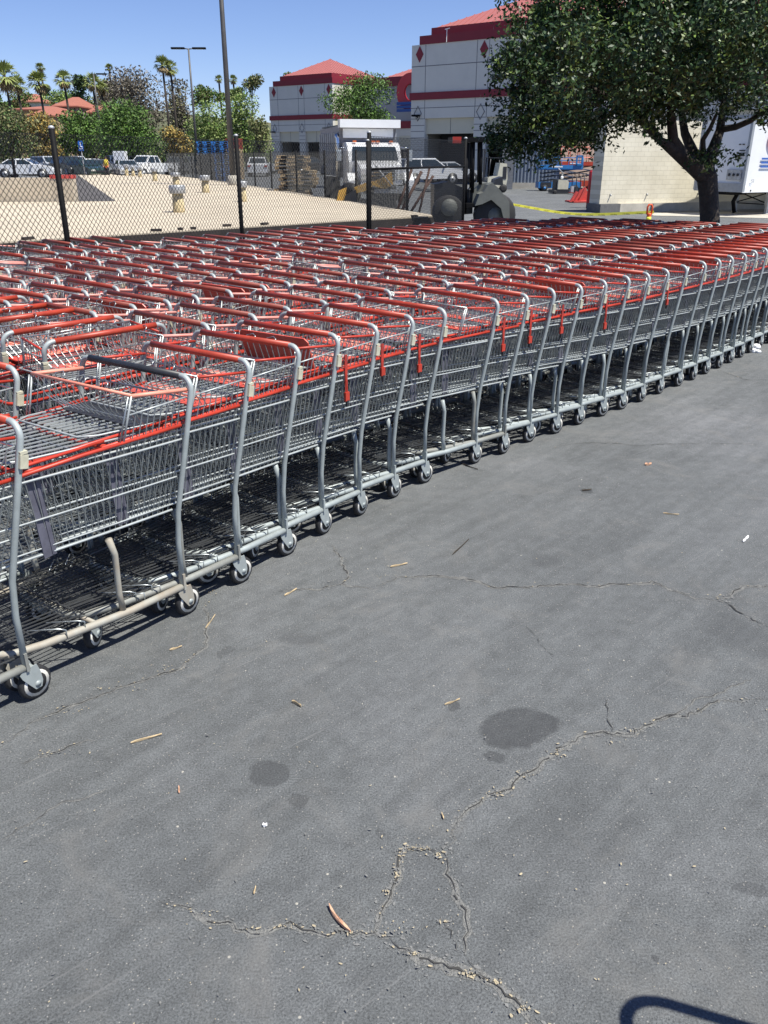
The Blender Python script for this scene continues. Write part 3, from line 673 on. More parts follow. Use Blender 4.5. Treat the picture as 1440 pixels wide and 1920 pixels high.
far2 = gp(132, 325.5, zr); wR = gp(139, 378, zr); wL = gp(-260, 380, zr); tr = gp(217, 377, zr)
far2b = Vector((farL.x-16, farL.y-2, zr))
poly = [(p.x, p.y) for p in (nearL, nearM, tip, farR, farM, farL, far2, wR, wL)]
rf.prism(poly, -0.9, zr, M_ROOF, 'XY'); 
roof = rf.build('flat_roof', label='flat beige coated roof behind the chain-link fence, with a row of capped vents', cat='roof')
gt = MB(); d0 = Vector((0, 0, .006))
gt.quad(wR+d0, tr+d0, far2+Vector((.5, 0, .006)), far2+d0+Vector((.1, 0, 0)), M_ROOFSHADE); gt.build('roof_shade_strip', roof)  # shade beside the parapet end, painted as a flat dark grey sheet
ed = MB()
for a, b in ((nearL, nearM), (nearM, tip)):
    n = Vector(((b-a).y, -(b-a).x, 0)).normalized()*0.02
    ed.prism([(a.x, a.y), (b.x, b.y), (b.x+n.x, b.y+n.y), (a.x+n.x, a.y+n.y)], -0.8, zr-0.03, M_ROOFEDGE, 'XY')
for i in range(9):
    t = random.random(); p = nearL.lerp(tip, t)+Vector((random.uniform(-.2, .3), random.uniform(.2, .6), 0))
    ed.box((p.x, p.y, zr+.03), (random.uniform(.1, .25), .1, .05), M_ROOFEDGE, rz=random.uniform(0, 1.5))
ed.build('roof_flashing', roof)
def vent(px, yt, yb, wpx, i, lb):
    b = gp(px, yb, zr); s = b.y/F_PX*0.96; h = (yb-yt)*s*1.08; w = wpx*s
    e = empty('roof_vent', (b.x, b.y, zr-.004), 0, lb, 'roof vent', 'vents on the beige roof')
    m = MB(); m.lathe([(w*.36, 0), (w*.37, .05), (w*.33, h*.72)], mat('yellowed_pipe', (0.56, 0.46, 0.27), .8, var=.25, scale=4), 14); m.build('pipe', e)
    m = MB(); m.lathe([(w*.48, h*.70), (w*.5, h*.72), (w*.5, h*.95), (w*.47, h), (.02, h*1.02)], M_GALV, 16); m.build('cap', e)
vent(336, 355, 398, 30, 0, 'large nearest roof vent with a galvanised cap, in front of all the others')
vent(386, 334, 361, 19, 1, 'capped roof vent right of the large one, in front of the blue pallets')
vent(331, 328, 350, 17, 2, 'capped roof vent directly behind the large one')
vent(457, 346, 378, 16, 3, 'capped roof vent just right of the middle fence post')
vent(291, 319, 339, 12, 4, 'small roof vent left of the larger ones, before the white pickup')
vent(263, 316, 332, 9, 5, 'small far roof vent, third of the little row from the left')
vent(250, 315, 330, 9, 6, 'small far roof vent, second of the little row from the left')
vent(238, 312, 329, 9, 7, 'small far roof vent, leftmost of the little row')
# parapet wall on the left
pw = MB(); ztop = 1.85-0.0246*wR.y
A, B = wL, wR
pw.prism([(A.x, A.y+.01), (B.x-.75, B.y+.01), (B.x-.75, B.y+.5), (A.x, A.y+.5)], -0.5, ztop, M_ROOF, 'XY')
pwo = pw.build('parapet_wall', label='low beige parapet wall in front of the white car, red painted at its end', cat='wall')
p2 = MB(); p2.prism([(B.x-.75, B.y+.008), (B.x, B.y+.008), (B.x, B.y+.5), (B.x-.75, B.y+.5)], -0.5, ztop-.02, M_ROOF, 'XY'); p2.build('end_pier', pwo)
p3_ = MB(); p3_.box((B.x-.375, B.y+.25, ztop+.04), (.77, .52, .12), M_REDP); p3_.build('red_cap', pwo)
# chain-link fences
def diamond(a, b, z0, z1, pitch, r, m, mb):
    L_ = (b-a).length; d = (b-a).normalized(); h = z1-z0; nn = Vector((-d.y, d.x, 0))*r
    k = int((L_+h)/pitch)+1
    for i in range(k+1):
        s0 = i*pitch
        for sg in (1, -1):
            # leaning one way, then the other
            x0, x1, za, zb = s0-h, s0, z0, z1
            if x0 < 0: za = z0+(0-x0); x0 = 0
            if x1 > L_: zb = z1-(x1-L_); x1 = L_
            if x1 <= x0: continue
            if sg < 0: x0, x1 = L_-x0, L_-x1
            P = a+d*x0+nn*sg; Q = a+d*x1+nn*sg
            mb.wire((P.x, P.y, za), (Q.x, Q.y, zb), r, m)
def fence(posts, H, zb, rp, mesh_r, label, pitch=0.0707, name='chain_link_fence', caps=True, rails=(), mtop=None):
    e = empty(name, (posts[0].x, posts[0].y, 0), 0, label, 'fence'); o0 = Vector((posts[0].x, posts[0].y, 0))
    for p in posts:
        m = MB(); q = p-o0; m.tube([(q.x, q.y, zb-.2), (q.x, q.y, H+.02)], rp, M_BLACK, 10); 
        if caps: m.ball((q.x, q.y, H+.02), (rp*1.15, rp*1.15, rp*.8), M_GALV if rp < .04 else M_BLACK, 8, 4)
        m.build('post', e)
    m = MB()
    for a, b in zip(posts[:-1], posts[1:]): diamond(a-o0, b-o0, zb+.05, mtop or H-.04, pitch, mesh_r, M_MESH, m)
    m.build('wire_mesh', e)
    m = MB()
    for z in (zb+.06, (mtop or H-.04)):
        m = MB()
        for a, b in zip(posts[:-1], posts[1:]): m.wire((a-o0)+Vector((0, 0, z)), (b-o0)+Vector((0, 0, z)), .004, M_MESH)
        m.build('tension_wire', e)
    return e, o0
def fp(px, D): r = ray(px, 291); return Vector((r.x/r.y*D, D, 0))
F1, F2, F3, F4 = fp(103.5, 9.0), fp(444.5, 12.35), fp(689.4, 15.9), fp(872, 20.9)
F0 = F1+(F1-F2)*1.0; FM = F0+(F1-F2)
fence([FM, F0, F1, F2, F3], 2.07, 0.0, 0.030, 0.0026, 'black chain-link fence with capped posts running along behind the carts')
e, o0 = fence([F3+(F4-F3)*.012, F4], 2.20, 0.0, 0.038, 0.0034, 'black chain-link gate panel with a middle rail at the far end of the fence', name='chain_link_gate')
m = MB(); a, b = F3-o0, F4-o0; m.tube([(a.x, a.y, 1.62), (b.x, b.y, 1.62)], .024, M_BLACK, 8); m.tube([(a.x, a.y, .12), (b.x, b.y, .12)], .024, M_BLACK, 8); m.build('gate_rail', e)
back = [gp(763.5, 393, zr), gp(668, 376, zr), gp(609.7, 369, zr), gp(557, 361, zr), gp(509.7, 353, zr), gp(478.5, 348.5, zr), gp(448, 344.5, zr), gp(418, 340, zr), gp(397, 336.5, zr), gp(378, 334, zr), gp(361, 331, zr), gp(345, 329, zr), gp(328, 327, zr), gp(314, 325.5, zr)]
back = [Vector((p.x, p.y+.12, 0)) for p in back]
fence(back, 2.02, zr-.27, 0.045, 0.0042, 'second black chain-link fence running away along the far edge of the roof', pitch=0.11, caps=False)

# ---------------------------------------------------------------- vehicles
def cpaint(nm, c): return mat('paint_'+nm, c, 0.3, 0.0, var=.05, scale=2, coat=.6)
PAINT = {'white': cpaint('white', (.72, .73, .74)), 'silver': cpaint('silver', (.36, .38, .41)), 'black': cpaint('black', (.015, .016, .018)), 'navy': cpaint('navy', (.03, .05, .10)),
         'red': cpaint('red', (.30, .03, .03)), 'grey': cpaint('grey', (.12, .125, .13)), 'blue': cpaint('blue', (.05, .12, .28)), 'green': cpaint('green', (.018, .04, .03))}
M_LAMP = mat('lamp_lens', (.55, .55, .52), .15, spec=.8); M_TAIL = mat('tail_lens', (.35, .02, .02), .2)
CARKIND = {'sedan': (4.7, 1.82, 1.45, [(-2.3, .55), (-2.32, .95), (-1.9, 1.02), (-1.35, 1.02), (.95, .98), (2.1, .80), (2.33, .62), (2.33, .35), (-2.3, .32)], [(-1.85, 1.00), (-1.1, 1.42), (.1, 1.45), (.95, 1.00)]),
           'suv': (4.6, 1.86, 1.70, [(-2.28, .5), (-2.3, 1.05), (-2.2, 1.12), (1.0, 1.10), (2.05, .96), (2.28, .75), (2.28, .38), (-2.28, .36)], [(-2.18, 1.10), (-1.95, 1.66), (.15, 1.70), (1.0, 1.10)]),
           'pickup': (5.5, 1.95, 1.80, [(-2.75, .6), (-2.75, 1.15), (-.6, 1.15), (1.3, 1.16), (2.5, 1.05), (2.72, .85), (2.72, .42), (-2.72, .42)], [(-.65, 1.15), (-.5, 1.76), (.6, 1.80), (1.3, 1.15)])}
def car(kind, paint, x, y, rz, label, z=0.0):
    L_, W, H, low, cab = CARKIND[kind]; P = PAINT[paint]
    e = empty('parked_'+('pickup' if kind == 'pickup' else 'car'), (x, y, z), rz, label, 'pickup' if kind == 'pickup' else 'car', 'vehicles parked in the lot')
    m = MB(); m.prism(low, -W/2, W/2, P)
    # cabin narrows upwards
    c = cab; vs = [(u, s*(W/2-.06 if k in (0, 3) else W/2-.24), v) for s in (-1, 1) for k, (u, v) in enumerate(c)]
    m.add(vs, [(0, 1, 2, 3), (7, 6, 5, 4), (0, 4, 5, 1), (1, 5, 6, 2), (2, 6, 7, 3)], P)
    wx = L_*.305
    for s in (-1, 1):
        for xx in (wx, -wx): m.lathe([(.40, s*W/2-.012), (.40, s*W/2+.012)], M_BLACKP, 16, 'Y', (xx, 0, .36))
    m.build('body', e)
    def ins(t, u, v, s, k):   # point on the side glass
        y_ = (W/2-.06)*(1-t)+(W/2-.24)*t+.012; return (u, s*y_, v)
    for s in (-1, 1):
        g_ = MB(); zl, zh = c[0][1]+.04, max(p[1] for p in c)-.10
        def xat(z, i, j): 
            (x0, z0), (x1, z1) = c[i], c[j]; f = (z-z0)/(z1-z0); return x0+(x1-x0)*f
        xm = (c[1][0]+c[2][0])/2
        for (xa, xb, xc, xd) in ((xat(zl, 0, 1)+.12, xm-.04, xm-.04, xat(zh, 0, 1)+.12), (xm+.04, xat(zl, 3, 2)-.12, xat(zh, 3, 2)-.12, xm+.04)):
            f0, f1 = .06, (zh-c[0][1])/(H-c[0][1])
            g_.add([ins(f0, xa, zl, s, 0), ins(f0, xb, zl, s, 0), ins(f1, xc, zh, s, 0), ins(f1, xd, zh, s, 0)], [(0, 1, 2, 3)], M_GLASS)
        g_.build('side_window', e)
    for nm, (i, j), dx in (('windscreen', (3, 2), .012), ('rear_window', (0, 1), -.012)):
        (x0, z0), (x1, z1) = c[i], c[j]; g_ = MB(); a, b = .12, .86
        p, q = (x0+(x1-x0)*a+dx, z0+(z1-z0)*a), (x0+(x1-x0)*b+dx, z0+(z1-z0)*b); ya, yb = W/2-.18, W/2-.30
        g_.add([(p[0], -ya, p[1]), (p[0], ya, p[1]), (q[0], yb, q[1]), (q[0], -yb, q[1])], [(0, 1, 2, 3)], M_GLASS); g_.build(nm, e)
    for xx in (wx, -wx):
        for s in (-1, 1):
            w = MB(); w.lathe([(.22, -.11), (.33, -.11), (.345, -.08), (.345, .08), (.33, .11), (.22, .11)], M_TYRE, 16, 'Y'); wo = w.build('wheel', e); wo.location = (xx, s*(W/2-.10), .345)
            r_ = MB(); r_.lathe([(.215, -.118), (.215, .118)], M_GALV, 12, 'Y'); r_.lathe([(.07, -.125), (.07, .125)], M_BLACKP, 8, 'Y'); r_.build('wheel_rim', wo)
    fx, fz = low[-3][0], low[-3][1]
    for s in (-1, 1):
        h = MB(); h.box((fx-.05, s*(W/2-.24), low[-3][1]+.02), (.16, .38, .13), M_LAMP); h.build('headlight', e)
        t = MB(); t.box((low[1][0]+.02, s*(W/2-.17), low[1][1]-.14), (.10, .26, .15), M_TAIL); t.build('tail_light', e)
    gr = MB(); gr.box((fx+.004, 0, .55), (.02, W*.5, .16), M_BLACKP); gr.build('grille', e)
    mr = MB()
    for s in (-1, 1): mr.box((c[3][0]-.25, s*(W/2+.06), c[3][1]+.06), (.12, .16, .11), P)
    mr.build('wing_mirror', e)
    return e
def carpx(kind, paint, px, D, rz, label, z=0.0): p = fp(px, D); return car(kind, paint, p.x, p.y, rz, label, z)
carpx('sedan', 'white', 47, 69.5, R(2), 'white sedan parked side-on behind the parapet wall at far left', .10)
carpx('sedan', 'silver', 62, 85, R(-60), 'silver sedan parked nose-on just behind the white sedan')
carpx('sedan', 'navy', 40, 90, R(-60), 'dark blue sedan whose roof shows above the white sedan')
carpx('suv', 'silver', 90, 84, R(-40), 'silver car behind the left fence post')
carpx('suv', 'black', 128, 78, R(-48), 'black utility vehicle right of the left fence post', .0)
carpx('sedan', 'green', 158, 76, R(-42), 'dark green sedan behind the blue sign')
carpx('sedan', 'grey', 183, 80, R(-45), 'grey sedan beside the person in the yellow vest')
carpx('pickup', 'navy', 216, 84, R(-55), 'dark blue pickup right of the person in the yellow vest')
carpx('suv', 'silver', 246, 94, R(-70), 'silver car roof between the dark blue and the white pickup')
carpx('sedan', 'white', 112, 92, R(-58), 'white sedan in the far row, right of the left fence post')
carpx('suv', 'silver', 143, 90, R(-62), 'silver car in the far row beside the blue sign pole')
carpx('sedan', 'white', 172, 94, R(-60), 'white sedan in the far row left of the person in the yellow vest')
carpx('sedan', 'blue', 212, 93, R(-64), 'blue sedan in the far row right of the person in the yellow vest')
carpx('sedan', 'silver', 236, 76, R(-66), 'silver sedan parked nearer, left of the white pickup')
carpx('pickup', 'white', 277, 80, R(-118), 'white pickup parked left of the white utility box', .0)
carpx('suv', 'grey', 330, 92, R(-90), 'grey car behind the posts of the second fence')
carpx('suv', 'grey', 352, 100, R(-90), 'grey car left of the blue pallet stack, farther away')
carpx('suv', 'white', 484, 84, R(95), 'white van-like car left of the tyre bay building corner')
carpx('sedan', 'silver', 540, 97, R(30), 'silver sedan parked before the left tyre bay')
carpx('suv', 'black', 585, 92, R(20), 'black car parked before the second tyre bay')
carpx('suv', 'white', 805, 62, R(20), 'white car right of the dump truck, behind the gate')
carpx('sedan', 'silver', 845, 66, R(15), 'silver car farther right behind the gate panel')
# a person in a hi-vis vest
def person(px, D, label, vest, trousers, h=1.72, rz=0.0):
    p = fp(px, D); M_SK = mat('skin', (.42, .25, .17), .6); M_HR = mat('dark_hair', (.02, .015, .012), .8)
    me_ = bpy.data.meshes.new('person'); V = [(0, 0, .92), (0, 0, 1.12), (0, 0, 1.38), (0, 0, 1.50), (0, -.02, 1.58), (0, 0, 1.70)]
    E_ = [(0, 1), (1, 2), (2, 3), (3, 4), (4, 5)]; Rr = [.13, .125, .15, .055, .085, .07]
    def ch(fr, pts, rr):
        a = fr
        for q, r_ in zip(pts, rr): V.append(q); Rr.append(r_); E_.append((a, len(V)-1)); a = len(V)-1
    for s in (-1, 1):
        ch(0, [(s*.09, 0, .84), (s*.11, -.02, .47), (s*.12, .01, .08), (s*.125, -.13, .04)], [.085, .06, .04, .035])
        ch(2, [(s*.19, 0, 1.36), (s*.235, -.02, 1.10), (s*.23, -.16, .92), (s*.22, -.22, .88)], [.055, .042, .033, .03])
    me_.from_pydata([Vector(v)*h/1.78 for v in V], E_, []); o = bpy.data.objects.new('person', me_); COL.objects.link(o); o.location = (p.x, p.y, 0); o.rotation_euler = (0, 0, rz)
    sk = o.modifiers.new('Skin', 'SKIN'); me_.skin_vertices[0].data.foreach_set('radius', np.repeat(np.array(Rr), 2)); me_.skin_vertices[0].data[0].use_root = True
    o.modifiers.new('sub', 'SUBSURF').render_levels = 1; me_.materials.append(M_SK); tag(o, label, 'person')
    m = MB(); m.lathe([(.17, .98), (.185, 1.2), (.19, 1.40), (.10, 1.47)], vest, 12)
    for s in (-.07, .07): m.box((s, 0, 1.22), (.04, .385, .44), M_BLACKP)
    m.build('vest', o)
    m = MB()
    for s in (-1, 1): m.tube([(s*.09, 0, .92), (s*.11, -.02, .47), (s*.12, .01, .09)], [.115, .09, .07], trousers, 8)
    m.lathe([(.16, .86), (.175, .93), (.17, 1.0)], mat('orange_cloth', (.65, .16, .05), .8), 12); m.build('trousers', o)
    m = MB(); m.ball((0, .01, 1.66), (.095, .105, .09), M_HR, 10, 6); m.build('hair', o)
person(197, 74, 'person in a yellow vest with dark straps and orange waistband among the parked cars', mat('hi_vis_yellow', (.75, .62, .06), .7), mat('dark_cloth', (.03, .03, .035), .9))

# signs, poles, boxes
def sgn(px, y0, y1, yb, D, w, col, label, nm='parking_sign'):
    a, b = at(px, y0, D), at(px+2, y1, D); e = empty(nm, (a.x, a.y, 0), 0, label, 'sign')
    m = MB(); m.tube([(0.01, .03, 0), (0, .03, a.z-.05)], .035, M_GALV, 8); m.build('pole', e)
    m = MB(); m.box((0, 0, (a.z+b.z)/2), (w, .02, a.z-b.z), col); s = m.build('panel', e)
    m = MB(); m.ball((0, -.018, (a.z+b.z)/2+.2), (.05, .008, .05), M_WHITE); m.tube([(-.02, -.016, (a.z+b.z)/2+.12), (0, -.016, (a.z+b.z)/2-.05), (.12, -.016, (a.z+b.z)/2-.08)], .028, M_WHITE, 6)
    m.tube([(.1*math.cos(t), -.016, (a.z+b.z)/2-.13+.1*math.sin(t)) for t in [2.2+.4*k for k in range(11)]], .018, M_WHITE, 6); m.build('symbol', s)
sgn(150, 264, 283, 0, 66, .36, mat('sign_blue', (.02, .13, .50), .4), 'small blue disabled-parking sign on a thin pole beside the parked cars')
def lamp(px, ytop, D, r0, r1, label, arms, toph=None, pb=None):
    a = at(px, ytop, D); H = toph or a.z; x, y = (pb.x, pb.y) if pb else (a.x, a.y)
    e = empty('lamp_post', (x, y, 0), 0, label, 'lamp post'); mt = mat('bronze_pole', (.090, .086, .083), .5, .3, var=.2, scale=2)
    m = MB(); m.lathe([(r0*1.9, 0), (r0*1.9, .55), (r0*1.6, .8)], M_CONC, 14); m.build('concrete_base', e)
    m = MB(); m.tube([(0, 0, .7), (0, 0, H*.5), (0, 0, H)], [r0, (r0+r1)/2, r1], mt, 12); m.build('pole', e)
    for s in arms:
        m = MB(); m.tube([(0, 0, H-.05), (s*.4, 0, H)], .05, mt, 6); m.box((s*1.05, 0, H+.02), (1.3, .42, .16), M_BLACK); h = m.build('lamp_head', e); m = MB(); m.box((s*1.1, 0, H-.065), (.7, .3, .015), M_LAMP); m.build('lens', h)
b = fp(434, 50); lamp(434, 0, 50, .165, .10, 'tall brown lamp post rising out of the picture behind the second fence', (1, -1), 13.5, b)
b = fp(369.5, 92); lamp(356.5, 91, 92, .14, .08, 'tall thin lamp post with two flat heads against the sky', (1, -1), None, b)
b = fp(194, 120); lamp(187, 139, 120, .12, .08, 'distant lamp post with its heads in front of a palm crown', (1,), None, b)
b = fp(304, 97); e = empty('utility_box', (b.x-.4, b.y-14, 0), 0, 'white utility cabinet standing right of the white pickup', 'cabinet'); m = MB(); m.box((0, 0, 1.15), (1.05, 1.0, 2.0), M_WHITE); m.build('housing', e); m = MB(); m.box((-.26, -.51, 1.15), (.48, .02, 1.8), M_WHITE); m.box((.26, -.51, 1.15), (.48, .02, 1.8), M_WHITE); m.build('door', e)
# pallets
def pallet(x, y, z, rz, col, w=1.2, d=1.0, name='pallet', **kw):
    m = MB()
    for i in range(7): m.box((-w/2+w*(i+.5)/7, 0, .13), (w/7*.78, d, .02), col)
    for s in (-1, 0, 1): m.box((0, s*(d/2-.06), .07), (w, .10, .09), col) if s else m.box((0, 0, .07), (w, .10, .09), col)
    for s in (-1, 0, 1): m.box((s*(w/2-.07), 0, .012), (.13, d, .02), col)
    for s in (-1, 1):
        for t in (-.25, .25): m.box((t*w, s*(d/2-.008), .07), (w*.22, .02, .085), M_BLACK)
    o = m.build(name); o.location = (x, y, z); o.rotation_euler = (0, 0, rz); return tag(o, **kw)
M_BLUE = mat('blue_pallet_paint', (.03, .20, .55), .7, var=.35, scale=4); M_WOOD = mat('raw_wood', (.56, .43, .26), .85, var=.4, scale=5); M_REDW = mat('red_pallet_paint', (.34, .07, .05), .8, var=.3, scale=4)
pb_ = fp(402, 68)
for k in range(18):
    z = k*.155; far = k > 12
    for j in range(2):
        if k >= 12 or j == 1:
            pallet(pb_.x-.62+1.25*j+random.uniform(-.03, .03), pb_.y+random.uniform(-.05, .05), z+.02, R(4), M_BLUE, 1.2, 1.0, label='blue pallet, %s up in the %s column of the blue stack' % (ordn(k), ('left', 'right')[j]) if True else '', cat='pallet', group='stacked blue pallets')
tag(MB().box((pb_.x-.62, pb_.y, .93), (1.25, 1.0, 1.86), M_BLACKP).build('storage_crate'), 'dark crate under the left column of blue pallets', 'crate')
pr_ = fp(440, 74)
for k in range(20): pallet(pr_.x, pr_.y, k*.155, R(-6), M_REDW if k > 14 else M_WOOD, 1.2, 1.0, label='%s pallet behind the lamp post, %s up in its stack' % ('red' if k > 14 else 'brown', ordn(k)), cat='pallet', group='stack behind the lamp post')
pw_ = fp(548, 43)
for k in range(11):
    big_ = k < 7; x = pw_.x+(.25 if 2 <= k < 7 else 0)+random.uniform(-.08, .08)
    pallet(x, pw_.y+random.uniform(-.1, .1), .05+k*.165, R(random.uniform(-8, 8)), M_WOOD, 1.75 if big_ else 1.55, 1.2, label='raw wooden pallet, %s up in the crooked pile behind the second fence' % ordn(k), cat='pallet', group='pile of wooden pallets')
# ================================================================ WAREHOUSE
M_WALL = mat('offwhite_panel', (0.60, 0.585, 0.53), 0.85, var=0.05, scale=0.6)
M_WALL2 = mat('cream_panel', (0.56, 0.53, 0.42), 0.85, var=0.05, scale=0.6)
M_BAND = mat('crimson_band', (0.20, 0.012, 0.024), 0.6, var=0.08, scale=1)
M_RROOF = mat('red_metal_roof', (0.37, 0.125, 0.115), 0.55, var=0.05, scale=1)
M_JOINT = mat('panel_joint', (0.16, 0.16, 0.17), 0.9)
M_DARK = mat('shop_interior', (0.02, 0.021, 0.024), 0.9)
U = Vector((0.783, -0.622, 0)); Bk = Vector((0.622, 0.783, 0))
def W(o, s, b, z): return o+U*s+Bk*b+Vector((0, 0, z))
def wbox(m, o, s0, s1, b0, b1, z0, z1, mt):
    P = [W(o, s, b, z) for s in (s0, s1) for b in (b0, b1) for z in (z0, z1)]
    m.add(P, [(0, 1, 3, 2), (4, 6, 7, 5), (0, 4, 5, 1), (2, 3, 7, 6), (0, 2, 6, 4), (1, 5, 7, 3)], mt)
def diamond_(m, o, s, z, w, h, mt, b=-.05):
    P = [W(o, s-w, b, z), W(o, s, b, z-h), W(o, s+w, b, z), W(o, s, b, z+h)]; Q = [p+Bk*(-b-.002) for p in P]
    m.add(P+Q, [(0, 1, 2, 3), (0, 4, 5, 1), (1, 5, 6, 2), (2, 6, 7, 3), (3, 7, 4, 0)], mt)
def dia_line(m, o, s, z, w, h, mt):
    P = [W(o, s-w, -.03, z), W(o, s, -.03, z-h), W(o, s+w, -.03, z), W(o, s, -.03, z+h)]; m.tube(P, .035, mt, 4, closed=True)
def hip(m, o, s0, s1, b0, b1, z0, z1, mt, rib=True):
    cs, cb = (s0+s1)/2, (b0+b1)/2; P = [W(o, s0, b0, z0), W(o, s1, b0, z0), W(o, s1, b1, z0), W(o, s0, b1, z0), W(o, cs, cb, z1)]
    m.add(P, [(0, 1, 4), (1, 2, 4), (2, 3, 4), (3, 0, 4), (3, 2, 1, 0)], mt)
    if rib:
        n = int((s1-s0)/.6)
        for i in range(1, n):
            t = i/n; a = W(o, s0+(s1-s0)*t, b0, z0+.03); k = 1-abs(2*t-1); q = W(o, s0+(s1-s0)*t, b0+(cb-b0)*k, z0+.03+(z1-z0)*k); m.wire(a, q, .035, mt)
            a = W(o, s1, b0+(b1-b0)*t, z0+.03); q = W(o, s1-(s1-cs)*k, b0+(b1-b0)*t, z0+.03+(z1-z0)*k); m.wire(a, q, .035, mt)
def wing(o, length, depth, bays, label, left_dia=True, apex=4.3, H=11.0, name='warehouse_wing', lone=1.1, piers=None, zl=3.7):
    e = empty(name, (0, 0, 0), 0, label, 'building')
    m = MB()   # wall above the openings, piers, rear and sides
    wbox(m, o, 0, length, 0.0, .5, 5.0, H, M_WALL); wbox(m, o, 0, .5, .5, depth, 0-.6, H, M_WALL); wbox(m, o, length-.5, length, .5, depth, -.6, H, M_WALL2); wbox(m, o, .5, length-.5, depth-.5, depth, -.6, H, M_WALL)
    wbox(m, o, .5, length-.5, .5, depth-.5, H-.6, H-.3, M_WALL)
    s = 0; ps = piers
    for (a, b) in ps: wbox(m, o, a, b, 0, .6, -.6, 4.998, M_WALL)
    m.build('wall', e)
    for (p, q) in zip(ps[:-1], ps[1:]):
        m = MB(); wbox(m, o, p[1], q[0], .30, .5, zl, 4.998, M_WALL2); wbox(m, o, (p[1]+q[0])/2-.02, (p[1]+q[0])/2+.02, .28, .30, zl, 4.99, M_JOINT); m.build('lintel_panel', e)
        m = MB(); wbox(m, o, p[1], q[0], 2.6, 2.8, -.6, zl+.2, M_DARK); wbox(m, o, p[1], q[0], .5, 2.6, zl+.02, zl+.2, M_DARK); m.build('bay_opening', e)
    m = MB(); wbox(m, o, -.12, length+.12, -.12, .0, 6.55, 7.15, M_BAND); wbox(m, o, length, length+.12, 0, depth, 6.55, 7.15, M_BAND); wbox(m, o, -.12, -.0, 0, depth, 6.55, 7.15, M_BAND); m.build('lower_band', e)
    m = MB(); wbox(m, o, .9, length+.1, -.08, depth, H, H+.68, M_BAND); wbox(m, o, 1.7, length-.6, .6, depth-.6, H+.68, H+1.32, M_BAND)
    m.build('parapet_band', e)
    m = MB(); hip(m, o, 1.9, length-.8, .8, depth-.8, H+1.32, H+1.32+apex, M_RROOF); m.build('hipped_roof', e)
    m = MB(); wbox(m, o, 0, length, -.012, -.002, 9.25, 9.31, M_JOINT); wbox(m, o, 0, length, -.012, -.002, 5.85, 5.90, M_JOINT)
    for (a, b) in ps:
        for x in (a+.02, b-.06):
            if 0.1 < x < length-.1: wbox(m, o, x, x+.05, -.013, -.003, 5.0, 6.54, M_JOINT); wbox(m, o, x, x+.05, -.013, -.003, 7.16, H-.02, M_JOINT)
        for z in (4.95, 4.4, 3.9, 3.35, 2.3): wbox(m, o, a+.01, b-.01, -.012, -.002, z, z+.05, M_JOINT)
        dia_line(m, o, (a+b)/2, 5.42, .42, .62, M_JOINT)
    m.build('panel_joints', e)
    for (a, b) in ps:
        m = MB(); diamond_(m, o, (a+b)/2+.1, 10.25, .42, .65, M_BAND); m.build('red_diamond', e)
    return e
C0 = Vector((2.4, 85, 0))
pr = [(0.0, 1.6), (7.0, 8.3), (13.6, 15.0), (20.4, 21.8), (27.2, 28.6), (34.0, 35.6), (41, 42.6)]
eR = wing(C0, 42.6, 26, None, 'large off-white tyre-bay building with red bands, diamonds and red roof, nearest on the right', piers=pr, apex=6.5)
bpy.data.objects['parapet_band'].name = 'parapet_band'
m = MB(); m.box(tuple(W(C0, .8, -.35, 5.25)), (.75, .28, .16), M_BLACK, rz=R(-20)); m.tube([W(C0, .8, -.3, 5.2), W(C0, .8, 0, 5.1)], .05, M_BLACK, 6); m.build('wall_lamp', eR)
m = MB(); m.wire(W(C0, 3.9, -.15, 11.0), W(C0, 3.9, -.15, 12.0), .04, M_WHITE); m.wire(W(C0, 3.7, -.15, 12.0), W(C0, 4.2, -.15, 12.05), .04, M_WHITE); m.build('vent_pipe', eR)
CL = Vector((-7.35, 127, 0))-U*12.4
eL = wing(CL, 12.4, 12, None, 'far warehouse wing with two dark bays and red pyramid roof, left of the dump truck', piers=[(0, 1.7), (5.8, 7.0), (10.9, 12.4)], apex=2.35, zl=3.6)
for s in (.6, 11.6):
    m = MB(); m.box(tuple(W(CL, s, -.3, 5.0)), (.7, .28, .16), M_BLACK, rz=R(-20)); m.build('wall_lamp', eL)
# middle section with the sign
Cm = Vector((1.5, 126, 0)); e = empty('warehouse_building', (0, 0, 0), 0, 'recessed grey warehouse front with the big red letter, between the two wings', 'building')
m = MB(); wbox(m, Cm, -9.0, 40, 0, .6, -.6, 6.2, M_WALL); wbox(m, Cm, -9, 40, .05, .6, 6.2, 10.6, mat('grey_panel', (.30, .31, .33), .8, var=.05)); wbox(m, Cm, -9, -8.5, .6, 40, -.6, 10.6, M_WALL); wbox(m, Cm, -8.5, 40, .6, 40, 10.0, 10.3, M_WALL); m.build('wall', e)
m = MB(); wbox(m, Cm, -9.0, 40, -.3, .3, 10.6, 11.7, M_BAND); wbox(m, Cm, -3, 3.2, -.15, .1, 5.3, 6.2, M_BAND); m.build('red_band', e)
m = MB(); hip(m, Cm, -2.5, 5.5, .4, 8.4, 11.7, 13.4, M_RROOF); m.build('small_roof', e)
lc = at(769, 172, 121); sgn_o = MB(); Pc = []
for k in range(25):
    a = R(48)+R(264)*k/24; Pc.append((a, ))
